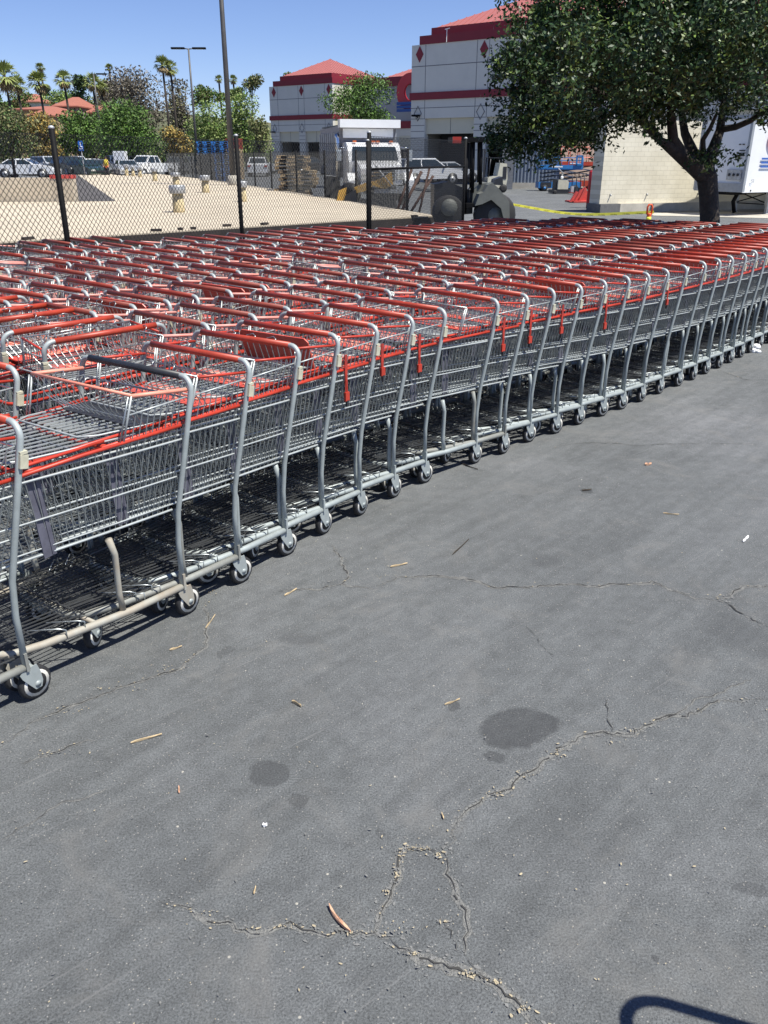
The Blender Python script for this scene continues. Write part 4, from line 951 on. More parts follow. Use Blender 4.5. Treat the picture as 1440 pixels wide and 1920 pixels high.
def arc(m, c, ro, ri, a0, a1, mt, n=24, b=-.35):
    P = []
    for k in range(n+1):
        a = a0+(a1-a0)*k/n; P.append((c+U*ro*math.cos(a)+Vector((0, 0, ro*math.sin(a))), c+U*ri*math.cos(a)+Vector((0, 0, ri*math.sin(a)))))
    vs = [q for p in P for q in (p[0], p[1], p[0]+Bk*(-b), p[1]+Bk*(-b))]; fs = []
    for k in range(n): i = 4*k; j = i+4; fs += [(i, j, j+1, i+1), (i+2, i+3, j+3, j+2), (i, i+2, j+2, j), (i+1, j+1, j+3, i+3)]
    fs += [(0, 1, 3, 2), (4*n, 4*n+2, 4*n+3, 4*n+1)]; m.add(vs, fs, mt)
arc(sgn_o, lc, 2.25, 1.0, R(52), R(308), mat('sign_red', (.50, .02, .03), .4), 28); sgn_o.build('letter_c', e)
m = MB(); lb_ = at(757, 203, 121)
for k in range(3): q = lb_+Vector((0, 0, -.42*k+.42)); m.add([q-U*1.2, q+U*3.0, q+U*3.0+Vector((0, 0, .34)), q-U*1.2+Vector((0, 0, .34))]+[p+Bk*.3 for p in (q-U*1.2, q+U*3.0, q+U*3.0+Vector((0, 0, .34)), q-U*1.2+Vector((0, 0, .34)))], [(0, 1, 2, 3), (4, 7, 6, 5), (0, 4, 5, 1), (1, 5, 6, 2), (2, 6, 7, 3), (3, 7, 4, 0)], mat('sign_blue_bar', (.01, .06, .25), .4))
m.build('blue_stripes', e)
m = MB(); wbox(m, Cm, 0.6, 3.2, -.02, 0, 2.6, 4.4, M_WALL2); wbox(m, Cm, 0.6, 3.2, -.02, 0, 0, 2.6, M_DARK); m.build('side_door', e)
# ================================================================ TREES
def leaf_mat(nm, c, isl=.45, rough=.5, spec=.3):
    m = mat(nm, c, rough, island=isl, spec=spec); return m
L_DARK = leaf_mat('leaf_glossy_dark', (.024, .052, .013), .5, .52, .4); L_TWIN = leaf_mat('leaf_young_green', (.12, .17, .035), .4, .48, .4)
L_GREEN = leaf_mat('leaf_mid_green', (.095, .165, .03), .5, .6); L_DKG = leaf_mat('leaf_deep_green', (.06, .10, .028), .5, .6)
L_LIGHT = leaf_mat('leaf_light_green', (.23, .28, .09), .4, .6); L_OLIVE = leaf_mat('leaf_olive', (.16, .155, .07), .5, .7)
L_GREY = leaf_mat('leaf_greybrown', (.15, .132, .105), .55, .8); L_YELL = leaf_mat('leaf_yellowed', (.30, .20, .06), .5, .8)
L_PALM = leaf_mat('palm_frond', (.22, .25, .08), .4, .5); L_DRYP = leaf_mat('dry_palm_frond', (.34, .25, .13), .4, .8); L_CYP = leaf_mat('leaf_cypress', (.02, .035, .02), .4, .8)
def quads(P, size, asp, rng_, droop=0.0):
    # one rhombic leaf at every point of P
    n = len(P); a = rng_.normal(size=(n, 3)); a[:, 2] = a[:, 2]*(1-droop)-droop*1.2; a /= np.linalg.norm(a, axis=1, keepdims=True)
    b = rng_.normal(size=(n, 3)); b -= (b*a).sum(1, keepdims=True)*a; b /= np.linalg.norm(b, axis=1, keepdims=True)
    s = size*rng_.uniform(.65, 1.3, (n, 1)); a = a*s; b = b*s*asp*.5
    return np.stack([P, P+a*.45+b, P+a, P+a*.45-b], 1).reshape(-1, 3)
def blob_pts(blobs, n, rng_, shell=.55):
    w = np.array([b[3]*b[4]*b[5] for b in blobs])**.72; w /= w.sum(); out = []
    for b, k in zip(blobs, rng_.multinomial(n, w)):
        d = rng_.normal(size=(k, 3)); d /= np.linalg.norm(d, axis=1, keepdims=True)
        r = shell+(1-shell)*rng_.random((k, 1))**.6; r = np.where(rng_.random((k, 1)) < .25, rng_.random((k, 1)), r)*(1+.10*rng_.normal(size=(k, 1)))
        out.append(np.array(b[:3])+d*r*np.array(b[3:6]))
    return np.concatenate(out)
def tree(cx, yt, yb, w, D, mats, label, n=4200, lf=2.3, seed=0, nb=11, zb=0.0, trunk=None, name='leafy_tree', gap=.0, lean=0, group='trees beyond the lot'):
    r = np.random.default_rng(100+seed); b = fp(cx, D); k = D/F_PX*1.0
    zt, zbm = at(cx, yt, D).z, at(cx, yb, D).z; H = zt-zbm; Wd = w*k*.92
    e = empty(name, (b.x, b.y, zb), 0, label, 'tree', group)
    blobs = []
    for i in range(nb):
        a = r.uniform(0, 6.28); rr = math.sqrt(r.random())*.66; hz = r.uniform(.14, .86); shr = 1-.75*abs(hz-.42)**1.2
        s = r.uniform(.20, .36)
        blobs.append((math.cos(a)*rr*Wd/2*shr, math.sin(a)*rr*Wd/2*shr*.9, zbm-zb+H*hz, Wd*s, Wd*s*.9, H*s*.72))
    P = blob_pts(blobs, n, r); P[:, 2] = np.minimum(P[:, 2], zt-zb)
    mi = (r.random(len(P)) < .35).astype(int)
    o = fastmesh('crown', quads(P, lf*k*1.9, .62, r), 4, mats, e, mi)
    m = MB(); tr = trunk or max(.10, Wd*.028)
    m.tube([(0, 0, 0), (lean*.3, 0, (zbm-zb)*.6), (lean, 0, zbm-zb+H*.45)], [tr*1.3, tr, tr*.5], M_BARK, 8)
    for i in range(5):
        bb = blobs[i % len(blobs)]; m.tube([(lean*.5, 0, zbm-zb+H*.05), (bb[0]*.5, bb[1]*.5, zbm-zb+H*.3), bb[:3]], [tr*.6, tr*.4, tr*.15], M_BARK, 6)
    m.build('trunk', e); return e
hm = MB(); hx_ = [-420, -330, -260, -200, -150, -110, -80, -55, -35, -15, 5, 30]; hy_ = [128, 150, 175, 200, 230, 270, 320, 400, 520]
def hz_(x, y): return -.3+14*sm((y-130)/150)*sm((20-x)/60)*(1+.12*math.sin(x*.05)+.1*math.sin(y*.04+x*.02))
hm.add([(x, y, hz_(x, y)) for y in hy_ for x in hx_], [(j*12+i, j*12+i+1, (j+1)*12+i+1, (j+1)*12+i) for j in range(len(hy_)-1) for i in range(11)], mat('dry_hill', (.12, .11, .055), .95, col2=(.05, .075, .03), scale=.05, bump=.4, bscale=.4), True)
hm.build('hillside', kind='structure')
T = [(22, 196, 305, 100, 62, (L_OLIVE, L_DKG), 'sparse olive-grey tree at the left edge, standing behind the white sedan', 3600, 2.4, 12, 'sparse'),
     (85, 212, 300, 84, 92, (L_YELL, L_OLIVE), 'brown and yellow drying tree between the olive tree and the bright green one', 3600, 2.4, 10, ''),
     (150, 206, 285, 120, 98, (L_GREEN, L_DKG), 'bright green bushy tree below the hipped red roof', 6000, 2.3, 14, ''),
     (252, 184, 300, 150, 92, (L_GREEN, L_DKG), 'big dark green tree in front of the grey-brown one', 8200, 2.4, 16, ''),
     (262, 126, 250, 140, 150, (L_GREY, L_GREY), 'tall grey-brown half-dead tree left of the twin tall palms', 9000, 2.1, 20, ''),
     (340, 150, 270, 62, 145, (L_GREY, L_OLIVE), 'thin grey tree between the twin palms and the thin lamp post', 3600, 2.0, 9, ''),
     (400, 176, 300, 105, 108, (L_LIGHT, L_GREEN), 'light green feathery tree left of the tall brown lamp post', 7000, 2.0, 14, ''),
     (462, 172, 300, 95, 110, (L_LIGHT, L_GREEN), 'light green feathery tree touching the warehouse wing', 6000, 2.0, 13, ''),
     (338, 238, 296, 62, 88, (L_YELL, L_OLIVE), 'small yellowing tree behind the white utility cabinet', 2400, 2.3, 7, ''),
     (486, 205, 292, 40, 96, (L_OLIVE, L_LIGHT), 'narrow olive tree against the corner of the warehouse wing', 2000, 2.2, 6, ''),
     (130, 168, 225, 105, 190, (L_GREEN, L_LIGHT), 'green tree on the hillside behind the hipped red roof', 3800, 2.0, 10, ''),
     (160, 142, 205, 48, 185, (L_DKG, L_CYP), 'dark green tall tree on the hillside left of the distant palm', 2200, 2.0, 7, ''),
     (97, 150, 182, 24, 240, (L_CYP, L_CYP), 'dark round treetop on the hill between two palms', 900, 2.0, 4, ''),
     (50, 172, 225, 70, 180, (L_OLIVE, L_GREEN), 'olive tree on the hillside near the pale house', 2400, 2.0, 8, ''),
     (5, 165, 230, 50, 150, (L_DKG, L_GREEN), 'dark tree behind the leftmost palms', 2200, 2.0, 7, ''),
     (205, 150, 215, 50, 170, (L_LIGHT, L_OLIVE), 'pale green tree below the solitary distant palm', 2000, 2.0, 7, ''),
     (478, 139, 188, 42, 165, (L_OLIVE, L_DKG), 'airy tall tree on the skyline left of the warehouse wing', 900, 2.1, 6, ''),
     (398, 160, 200, 60, 160, (L_GREEN, L_OLIVE), 'green treetop below the two small palms on the skyline', 1800, 2.0, 7, ''),
     (446, 160, 190, 50, 165, (L_LIGHT, L_GREEN), 'low green treetop right of the small skyline palms', 1500, 2.0, 6, ''),
     (550, 127, 160, 26, 150, (L_OLIVE, L_DKG), 'treetop peeping over the red roof of the warehouse wing', 500, 2.0, 4, '')]
for i, (cx, yt, yb, w, D, mm, lb, n, lf, nb, st) in enumerate(T):
    tree(cx, yt, yb, w, D, [mm[0], mm[1]], lb, n, lf, i+1, nb, zb=(hz_(fp(cx, D).x, D) if D > 130 else 0.0))
tree(676, 136, 244, 140, 55, [L_GREEN, L_DKG], 'rounded green tree behind the dump truck, in front of the warehouse', 7000, 2.0, 77, 15, group='')
# shrub belt along the far side of the lot
for i, cx in enumerate([-20, 30, 75, 120, 170, 215, 262, 305, 350, 395, 440, 482]):
    tree(cx, 256+(i*7) % 11, 302, 64, 118, [L_DKG, L_OLIVE], 'low dark shrub behind the parked cars, %s from the left' % ordn(i), 1100, 2.4, 40+i, 6, name='shrub', group='shrubs behind the parked cars', trunk=.12)
def palm(cx, cy, r_px, D, label, i, ybase=300, tall=0):
    rr = np.random.default_rng(500+i); b = fp(cx, D); k = D/F_PX; c = at(cx, cy, D); Rr = r_px*k*.80; z0 = hz_(b.x, D) if D > 130 else 0.0
    e = empty('palm_tree', (c.x, c.y, z0), 0, label, 'palm tree', 'fan palms on the skyline'); H = c.z-z0
    m = MB(); tw = max(.16, .9*k*1.8)
    m.tube([(.3, 0, 0), (.15, 0, H*.5), (0, 0, H)], [tw*1.3, tw, tw*.85], M_BARK, 8); m.build('trunk', e)
    V = []; mi = []
    for j in range(46):
        az = rr.uniform(0, 6.28); el = rr.uniform(-1.25, 1.35); dry = el < -.45; L_ = Rr*rr.uniform(.75, 1.1)*(.8 if dry else 1)
        d = np.array([math.cos(az)*math.cos(el), math.sin(az)*math.cos(el), math.sin(el)]); s = np.cross(d, [0, 0, 1]); s /= np.linalg.norm(s)+1e-6; u = np.cross(s, d)
        c0 = np.array([0, 0, H-.1*Rr]); hub = c0+d*L_*.45
        pw = L_*.02+.02; V += [c0-s*pw, c0+s*pw, hub+s*pw, hub-s*pw]; mi.append(1 if dry else 0)
        for q in range(9):
            a = (q-4)*.30; dd = d*math.cos(a)+s*math.sin(a)+u*(.12*rr.normal()); tip_ = hub+dd*L_*.60+np.array([0, 0, -.16*L_*abs(math.cos(el))-(.12*L_ if dry else 0)])
            sd = np.cross(dd, u); sd = sd/(np.linalg.norm(sd)+1e-6)*L_*.055; md = hub+dd*L_*.33
            V += [hub, md+sd, tip_, md-sd]; mi.append(1 if dry else 0)
    fastmesh('crown', np.array(V), 4, [L_PALM, L_DRYP], e, mi)
PL = [(8, 140, 36, 118, 'large near fan palm at the left edge of the skyline'), (31, 158, 24, 122, 'fan palm overlapping the large one at the left edge'), (72, 152, 27, 125, 'full fan palm with drooping fronds, third big one from the left'),
      (75, 126, 12, 230, 'small distant palm showing just above the third big palm'), (119, 148, 23, 128, 'fan palm leaning in front of the hipped red roof'), (173, 155, 23, 130, 'fan palm left of the distant lamp post'),
      (189, 164, 19, 134, 'smaller palm right behind the distant lamp post'), (204, 126, 10, 210, 'solitary distant palm with a round head against the sky'), (304, 120, 21, 128, 'left one of the twin tall palms'),
      (319, 127, 20, 130, 'right one of the twin tall palms'), (376, 165, 10, 190, 'small palm just right of the thin lamp post'), (410, 148, 10, 230, 'distant palm just left of the tall brown lamp post'), (437, 149, 11, 230, 'distant palm just right of the tall brown lamp post')]
for i, (cx, cy, r_, D, lb) in enumerate(PL): palm(cx, cy, r_, D, lb, i)
# houses with red tiled roofs
M_TILE = mat('terracotta_tiles', (.36, .13, .085), .8, col2=(.27, .10, .07), scale=3, bump=.6, bscale=8); M_STUC = mat('tan_stucco', (.40, .28, .17), .9, var=.1); M_STUC2 = mat('grey_stucco', (.30, .27, .24), .9, var=.1); M_STUC3 = mat('pale_stucco', (.55, .52, .46), .9, var=.1)
def house(x0, x1, ye, yr, D, wall, label, depth=12, rz=0.0):
    a, b = at(x0, ye, D), at(x1, ye, D); w = b.x-a.x; zr_ = at((x0+x1)/2, yr, D+depth/2).z; ze = a.z; z0 = hz_((a.x+b.x)/2, D)-.5
    e = empty('house', ((a.x+b.x)/2, D, z0), rz, label, 'house', 'tile-roofed houses on the slope'); h = ze-z0
    m = MB(); m.box((0, depth/2, h/2), (w*.88, depth-1.2, h), wall); m.build('wall', e)
    m = MB(); P = [(-w/2, 0, h), (w/2, 0, h), (w/2, depth, h), (-w/2, depth, h), (-w*.12, depth/2, zr_-z0), (w*.12, depth/2, zr_-z0)]
    P2 = [(x, y, z-.18) for x, y, z in P[:4]]
    m.add(P+P2, [(0, 1, 5, 4), (1, 2, 5), (2, 3, 4, 5), (3, 0, 4), (0, 6, 7, 1), (1, 7, 8, 2), (2, 8, 9, 3), (3, 9, 6, 0), (6, 9, 8, 7)], M_TILE); m.build('roof', e)
    for s in (-.25, .2): m = MB(); m.box((s*w, .57, h-2.0), (1.6, .08, 1.3), M_DARK); m.build('window', e)
house(96, 146, 198, 182, 150, M_STUC2, 'house with the tallest hipped red tile roof and grey walls, behind the leaning palm')
house(20, 108, 204, 199, 142, M_STUC, 'long house with a flat-looking red tile roof left of the hipped one')
house(46, 100, 216, 201, 134, M_STUC, 'tan house with a red tile roof in front of the long one')
house(158, 210, 210, 193, 150, M_STUC, 'house with a red tile roof behind the palm by the distant lamp post')
house(16, 74, 190, 176, 210, M_STUC3, 'pale house higher on the hill behind the leftmost palms')

# ---------------------------------------------------------------- block wall, trailer and yard
def brick_mat(nm, c1, c2, mo, sc=1.0, bw=.40, bh=.20):
    m = bpy.data.materials.new(nm); m.use_nodes = True; nt = m.node_tree; N, L = nt.nodes, nt.links; b = N['Principled BSDF']; b.inputs['Roughness'].default_value = .9
    tc = N.new('ShaderNodeTexCoord'); sp = N.new('ShaderNodeSeparateXYZ'); cb = N.new('ShaderNodeCombineXYZ'); L.new(tc.outputs['Object'], sp.inputs[0])
    L.new(sp.outputs[0], cb.inputs[0]); L.new(sp.outputs[2], cb.inputs[1])
    br = N.new('ShaderNodeTexBrick'); L.new(cb.outputs[0], br.inputs['Vector']); br.inputs['Scale'].default_value = 1; br.inputs['Brick Width'].default_value = bw; br.inputs['Row Height'].default_value = bh
    br.inputs['Mortar Size'].default_value = .008; br.inputs['Color1'].default_value = (*c1, 1); br.inputs['Color2'].default_value = (*c2, 1); br.inputs['Mortar'].default_value = (*mo, 1); br.inputs['Mortar Smooth'].default_value = .4
    nz = N.new('ShaderNodeTexNoise'); nz.inputs['Scale'].default_value = .9; nz.inputs['Detail'].default_value = 6; L.new(tc.outputs['Object'], nz.inputs['Vector'])
    mx = N.new('ShaderNodeMix'); mx.data_type = 'RGBA'; mx.blend_type = 'MULTIPLY'; mx.inputs['Factor'].default_value = 1
    rp = N.new('ShaderNodeValToRGB'); rp.color_ramp.elements[0].position = .3; rp.color_ramp.elements[0].color = (.86, .85, .82, 1); rp.color_ramp.elements[1].position = .7; rp.color_ramp.elements[1].color = (1.05, 1.05, 1.05, 1)
    L.new(nz.outputs['Fac'], rp.inputs['Fac']); L.new(br.outputs['Color'], mx.inputs[6]); L.new(rp.outputs['Color'], mx.inputs[7]); L.new(mx.outputs[2], b.inputs['Base Color'])
    bp = N.new('ShaderNodeBump'); bp.inputs['Strength'].default_value = .6; bp.inputs['Distance'].default_value = .01; bp.invert = True; L.new(br.outputs['Fac'], bp.inputs['Height']); L.new(bp.outputs[0], b.inputs['Normal']); return m
M_BLOCK = brick_mat('painted_block', (.73, .68, .55), (.70, .65, .525), (.58, .54, .43)); M_BLK2 = brick_mat('grey_block', (.20, .21, .23), (.18, .19, .21), (.12, .12, .13))
wl = gg(1122, 399); wl.z = gz(wl.x, wl.y)-.02; wang = math.atan2(.37, .93)
e = empty('block_wall', wl, wang, 'tall cream painted block wall behind the big tree, lit by the sun', 'wall'); Hw = at(1137.5, 223.5, wl.y).z-wl.z
m = MB(); m.box((8.5, .4, Hw/2+.2), (17, .8, Hw-.4), M_BLOCK); m.build('block_face', e)
m = MB(); m.box((8.51, .35, .20), (16.9, 1.05, .40), M_CONC); m.build('footing', e)
m = MB(); m.box((.45, .3, .205), (1.1, 1.1, .40), mat('dark_concrete', (.14, .14, .14), .9, var=.2)); m.build('footing_end', e)
m = MB()
for x in (.55, 2.6, 5.6, 8.0): m.tube([(x, -.004, .82), (x, -.05, .80), (x-.03, -.09, .74)], .03, M_GALV, 6)
m.build('weep_pipe', e)
for i in range(1):
    b = wl+Vector((.25, -.15, 0)); pt = at(1138, 190, b.y); e2 = empty('bracket_pole', (b.x+.12, b.y+.6, wl.z), 0, 'white steel pole with a braced arm on top of the block wall corner', 'pole')
    m = MB(); zt = pt.z-wl.z; m.tube([(0, 0, Hw-.1), (0, 0, zt)], .045, M_WHITE, 8); m.build('post', e2)
    m = MB(); m.tube([(0, 0, zt), (-.55, 0, zt+.02)], .035, M_WHITE, 6); m.tube([(0, 0, zt-.45), (-.4, 0, zt)], .028, M_WHITE, 6); m.build('arm', e2)
# trailer
tc0 = Vector((15.4, 37.9, 0)); us = Vector((.87, .49, 0)); ub = Vector((-.49, .87, 0)); ang = math.atan2(us.y, us.x); z0 = gz(15.4, 37.9)
e = empty('truck_trailer', (tc0.x, tc0.y, z0), ang, 'white box truck trailer parked in front of the block wall, cut by the right edge', 'trailer')
zb_, zt_ = 1.02, 4.0; M_TRW = mat('trailer_white', (.78, .79, .80), .35, var=.04, scale=2); M_TRG = mat('trailer_rail', (.34, .36, .38), .5, .2, var=.15)
m = MB(); m.box((6.3, 1.3, (zb_+zt_)/2), (12.5, 2.54, zt_-zb_-.05), M_TRW); m.build('box_body', e)
m = MB(); m.box((6.3, 0.0, zb_+.06), (12.6, .06, .22), M_TRW); m.box((6.3, 0.0, zt_-.05), (12.6, .06, .14), M_TRG)
for k in range(9): m.box((.5+1.2*k, -.035, zb_+.03), (.06, .02, .06), M_BLACK)
m.build('side_rail', e)
m = MB(); m.box((.02, 1.3, zb_+.14), (.10, 2.62, .36), M_TRG); m.box((0.02, 1.3, zt_-.06), (.10, 2.62, .16), M_TRG)
for y in (0.02, 2.58): m.box((.03, y, (zb_+zt_)/2), (.14, .12, zt_-zb_), M_TRG)
m.build('nose_frame', e)
m = MB(); m.box((-.012, .55, zb_+.66), (.03, .75, .42), M_GALV)
for y in (.34, .55, .78): m.lathe([(.06, -.06), (.06, -.02)], M_BLACKP, 8, 'X', (0, y, zb_+.66))
m.build('coupling_panel', e)
m = MB()
for (y, z, w_, h_) in ((.32, 1.62, .30, .05), (.32, 1.52, .34, .04), (.34, 1.42, .30, .05), (.38, 1.32, .24, .04), (.46, 1.24, .12, .06), (.30, 1.86, .12, .05), (.48, 1.86, .12, .05), (.13, .80, .05, .12), (.20, .80, .05, .12), (.15, .45, .12, .12)): m.box((-.012, y, zb_+z-.0), (.008, w_, h_), M_BLACKP if z > 1 else M_TRG)
m.build('placard_text', e)
m = MB(); M_RS = mat('reflector_red', (.5, .03, .03), .4)
for k in range(4): m.box((-.022, .03, zb_+.95+.38*k), (.03, .06, .22), M_RS)
m.build('reflective_tape', e)
def text(body, size, M, parent, loc, rot, name='lettering', ex=.004):
    c = bpy.data.curves.new(name, 'FONT'); c.body = body; c.size = size; c.extrude = ex; c.materials.append(M); q_ = bpy.data.objects.new('tmp', c); COL.objects.link(q_); bpy.context.view_layer.update(); me_ = bpy.data.meshes.new_from_object(q_.evaluated_get(bpy.context.evaluated_depsgraph_get())); bpy.data.objects.remove(q_); o = bpy.data.objects.new(name, me_); COL.objects.link(o); o.parent = parent; o.location = loc; o.rotation_euler = rot; return o
M_LR = mat('decal_red', (.62, .03, .03), .4); M_LB = mat('decal_blue', (.04, .12, .42), .4)
tx = text('COSTCO', 1.55, M_LR, e, (1.05, -.045, zb_+1.55), (math.pi/2, 0, 0), ex=.004); 
m = MB()
for k in range(3): m.box((3.2, -.02, zb_+.98+.16*k), (4.6-.0*k, .012, .075), M_LB)
m.build('blue_stripes', e); text('53', .20, M_TRG, e, (.42, -.04, zb_+.35), (math.pi/2, 0, 0))
m = MB()
for y in (.45, 2.15):
    m.box((2.4, y, zb_-.30), (.20, .16, .64), M_GALV); m.box((2.4, y, .35), (.12, .11, .65), M_GALV); m.lathe([(.16, 0), (.16, .03)], M_GALV, 10, 'Z', (2.4, y, .02))
m.wire((2.4, .45, .45), (2.4, 2.15, zb_-.1), .03, M_BLACK); m.wire((2.4, 2.15, .45), (2.4, .45, zb_-.1), .03, M_BLACK); m.wire((2.4, .45, .42), (2.4, 2.15, .42), .03, M_BLACK)
m.build('landing_gear', e)
m = MB(); m.box((.9, 1.3, zb_-.10), (.9, .9, .16), M_BLACK); m.tube([(1.0, 1.0, zb_-.1), (.9, 1.1, .55), (1.2, 1.2, .1)], .09, M_BLACK, 8); m.box((5.5, 1.3, zb_-.09), (11, .9, .10), M_BLACK); m.build('underframe', e)
for xx in (9.8, 11.1):
    for y in (.22, 2.38):
        w = MB(); w.lathe([(.30, -.2), (.5, -.2), (.52, -.15), (.52, .15), (.5, .2), (.30, .2)], M_TYRE, 18, 'Y'); w.lathe([(.29, -.1), (.29, .1)], M_GALV, 12, 'Y'); wo = w.build('wheel', e); wo.location = (xx, y, .52)
# tractor-like wheel cluster seen at the right edge
# corrugated gate, pillar, peach wall
def yard(px, D, rz, name, label, cat): p = fp(px, D); return empty(name, (p.x, p.y, gz(p.x, p.y)), rz, label, cat), D/F_PX*.95
M_CORR = mat('blue_grey_corrugated', (.20, .235, .29), .5, .2, var=.12)
e, s = yard(990, 70, R(-6), 'corrugated_gate', 'blue-grey corrugated steel gate below the tree crown, beside the block pillar', 'gate')
m = MB(); P = []
for k in range(61): x = -1.55+4.1*k/60; P.append((x, -.06 if (k % 4) < 2 else .02))
vs = [(x, y, .45) for x, y in P]+[(x, y, 3.45) for x, y in P]; m.add(vs, [(i, i+1, 62+i, 61+i) for i in range(60)], M_CORR); m.build('panel', e)
m = MB(); m.box((.5, .1, .22), (4.2, .4, .45), M_CONC); m.build('sill', e); m = MB(); m.box((.5, .08, 3.5), (4.2, .1, .12), M_CORR); m.build('top_rail', e)
e, s = yard(953, 69, R(-6), 'block_pillar', 'grey block pillar left of the corrugated gate', 'pillar'); m = MB(); m.box((0, 0, 1.75), (.9, .5, 3.5), M_BLK2); m.build('shaft', e); m = MB(); m.box((0, 0, 3.55), (1.0, .6, .12), M_CONC); m.build('cap', e)
e, s = yard(1084, 72, R(4), 'peach_wall', 'peach stucco wall behind the scissor lifts', 'wall'); m = MB(); m.box((0, .2, 1.72), (4.7, .4, 3.45), M_PEAW); m.build('stucco_face', e); m = MB(); m.box((2.2, -.02, 1.72), (.22, .08, 3.46), M_CORR); m.build('edge_trim', e)
# scissor lifts
def scissor(px, D, rz, body, rail, label, w=2.5, dp=1.1, zp=1.35, ht=2.35, sign=True):
    e, s = yard(px, D, rz, 'scissor_lift', label, 'scissor lift')
    m = MB(); m.box((0, 0, .42), (w, dp, .42), body); m.box((-w*.33, -dp/2-.01, .45), (w*.25, .04, .34), M_BLACKP); m.build('chassis', e)
    for x in (-w*.36, w*.36):
        for y in (-dp/2, dp/2):
            t = MB(); t.lathe([(.08, -.09), (.22, -.09), (.22, .09), (.08, .09)], M_TYRE, 14, 'Y'); t.lathe([(.1, -.1), (.1, .1)], body, 10, 'Y'); to = t.build('wheel', e); to.location = (x, y, .22)
    m = MB(); 
    for k in range(3):
        z1 = .68+(zp-.75)/3*k; z2 = z1+(zp-.75)/3+.04
        for y in (-dp*.35, dp*.35): m.wire((-w*.42, y, z1), (w*.42, y, z2), .045, M_BLACKP); m.wire((w*.42, y+.05, z1), (-w*.42, y+.05, z2), .045, M_GALV)
    m.build('scissor_stack', e)
    m = MB(); m.box((0, 0, zp), (w, dp, .16), body); m.box((0, -dp/2-.01, zp+.12), (w, .03, .26), body); m.build('platform', e)
    m = MB()
    for x in (-w/2, -w/4, 0, w/4, w/2):
        for y in (-dp/2, dp/2): m.tube([(x, y, zp), (x, y, ht)], .024, rail, 6)
    for z in (ht, zp+.55):
        m.tube([(-w/2, -dp/2, z), (w/2, -dp/2, z), (w/2, dp/2, z), (-w/2, dp/2, z)], .026, rail, 6, closed=True)
    m.build('guard_rail', e)
    if sign:
        m = MB(); m.box((w*.40, -dp/2-.09, zp+.28), (.50, .10, .12), rail); m.box((w*.40, -dp/2-.09, zp+.85), (.50, .10, .12), rail)
        for x in (-.2, .2): m.box((w*.40+x, -dp/2-.09, zp+.56), (.11, .10, .68), rail)
        m.build('entry_gate', e)
    m = MB(); m.box((-w*.1, -dp/2-.03, zp+.13), (.8, .012, .09), M_WHITE); m.build('decal', e); return e
M_SBL = mat('lift_blue', (.03, .17, .42), .4, var=.15); M_SRD = mat('lift_red', (.52, .065, .03), .4, var=.15)
scissor(1051, 66, R(3), M_SBL, M_SBL, 'blue scissor lift standing before the corrugated gate', w=3.2, zp=1.55, ht=2.3)
scissor(1085, 70, R(-4), M_SRD, M_SRD, 'orange-red scissor lift behind the blue one', w=2.9, zp=1.75, ht=3.05, sign=False)
# ride-on pallet truck
e, s = yard(1055, 61, R(8), 'pallet_truck', 'cream and black ride-on pallet truck in front of the blue scissor lift', 'pallet truck'); M_CRM = mat('cream_machine', (.52, .50, .40), .4, var=.12)
m = MB(); m.box((.05, 0, .16), (1.45, .9, .22), M_BLACKP); m.box((-.1, .1, .55), (.6, .75, .7), M_BLACKP); m.build('chassis', e)
m = MB(); m.prism([(-.32, .3), (.42, .3), (.45, .75), (.38, .88), (-.3, .92)], -.46, -.05, M_CRM); m.build('cowl', e)
m = MB(); m.tube([(.1, 0, .85), (.15, -.05, 1.3), (-.1, -.05, 1.5), (-.25, -.05, 1.62)], .035, M_GALV, 6); m.ball((.02, -.1, 1.12), (.2, .16, .2), M_BLACKP); m.ball((.0, -.26, 1.05), (.11, .05, .11), M_WHITE); m.build('tiller', e)
m = MB(); m.lathe([(.05, -.06), (.13, -.06), (.13, .06), (.05, .06)], M_TYRE, 12, 'Y', (-.5, -.42, .13)); m.build('wheel', e)
# upright pallet jacks parked in a line
for i, (px, D) in enumerate([(1078, 60), (1086, 58.5), (1094, 57), (1101, 55.5)]):
    e, s = yard(px, D, R(20), 'pallet_jack', '%s of the black pallet jacks standing left of the red post' % ordn(i), 'pallet jack'); tag(e, group='pallet jacks by the red post')
    m = MB(); m.tube([(0, 0, .2), (-.02, .02, .9), (0, .05, 1.25)], .035, M_BLACKP, 6); m.build('handle_shaft', e); m = MB(); m.tube([(-.12, .05, 1.2), (-.13, .05, 1.4), (.13, .05, 1.4), (.12, .05, 1.2)], .022, M_BLACKP, 6); m.build('hand_loop', e)
    m = MB(); m.box((0, 0, .32), (.22, .2, .4), M_GALV if i == 0 else M_BLACKP); m.build('pump', e); m = MB()
    for s_ in (-.18, .18): m.box((s_, -.55, .12), (.15, 1.1, .05), M_SRD)
    m.build('fork', e)
e, s = yard(1093, 49.5, R(18), 'fork_ramp', 'red slatted steel ramp lying at the foot of the red post', 'ramp')
m = MB(); m.prism([(-.55, .05), (.85, .05), (.75, .25), (.3, .8), (.05, .6), (-.2, .45)], -.02, .05, M_REDP); m.prism([(-.6, .02), (.8, .02), (.8, .1), (-.6, .1)], -.5, .5, M_REDP); m.build('plate', e)
for k in range(3): m = MB(); m.prism([(-.75+.26*k, .04), (-.6+.26*k, .04), (-.28+.26*k, .55+.1*k), (-.38+.26*k, .6+.1*k)], -.35, -.22, M_REDP); m.build('tooth', e)
e, s = yard(1113.5, 44, 0, 'bollard', 'red painted steel post at the near corner of the block wall', 'bollard'); m = MB(); m.lathe([(.15, 0), (.15, 1.66), (.12, 1.73), (.02, 1.76)], mat('bollard_red', (.42, .02, .025), .4, var=.2), 14); m.build('pipe', e)
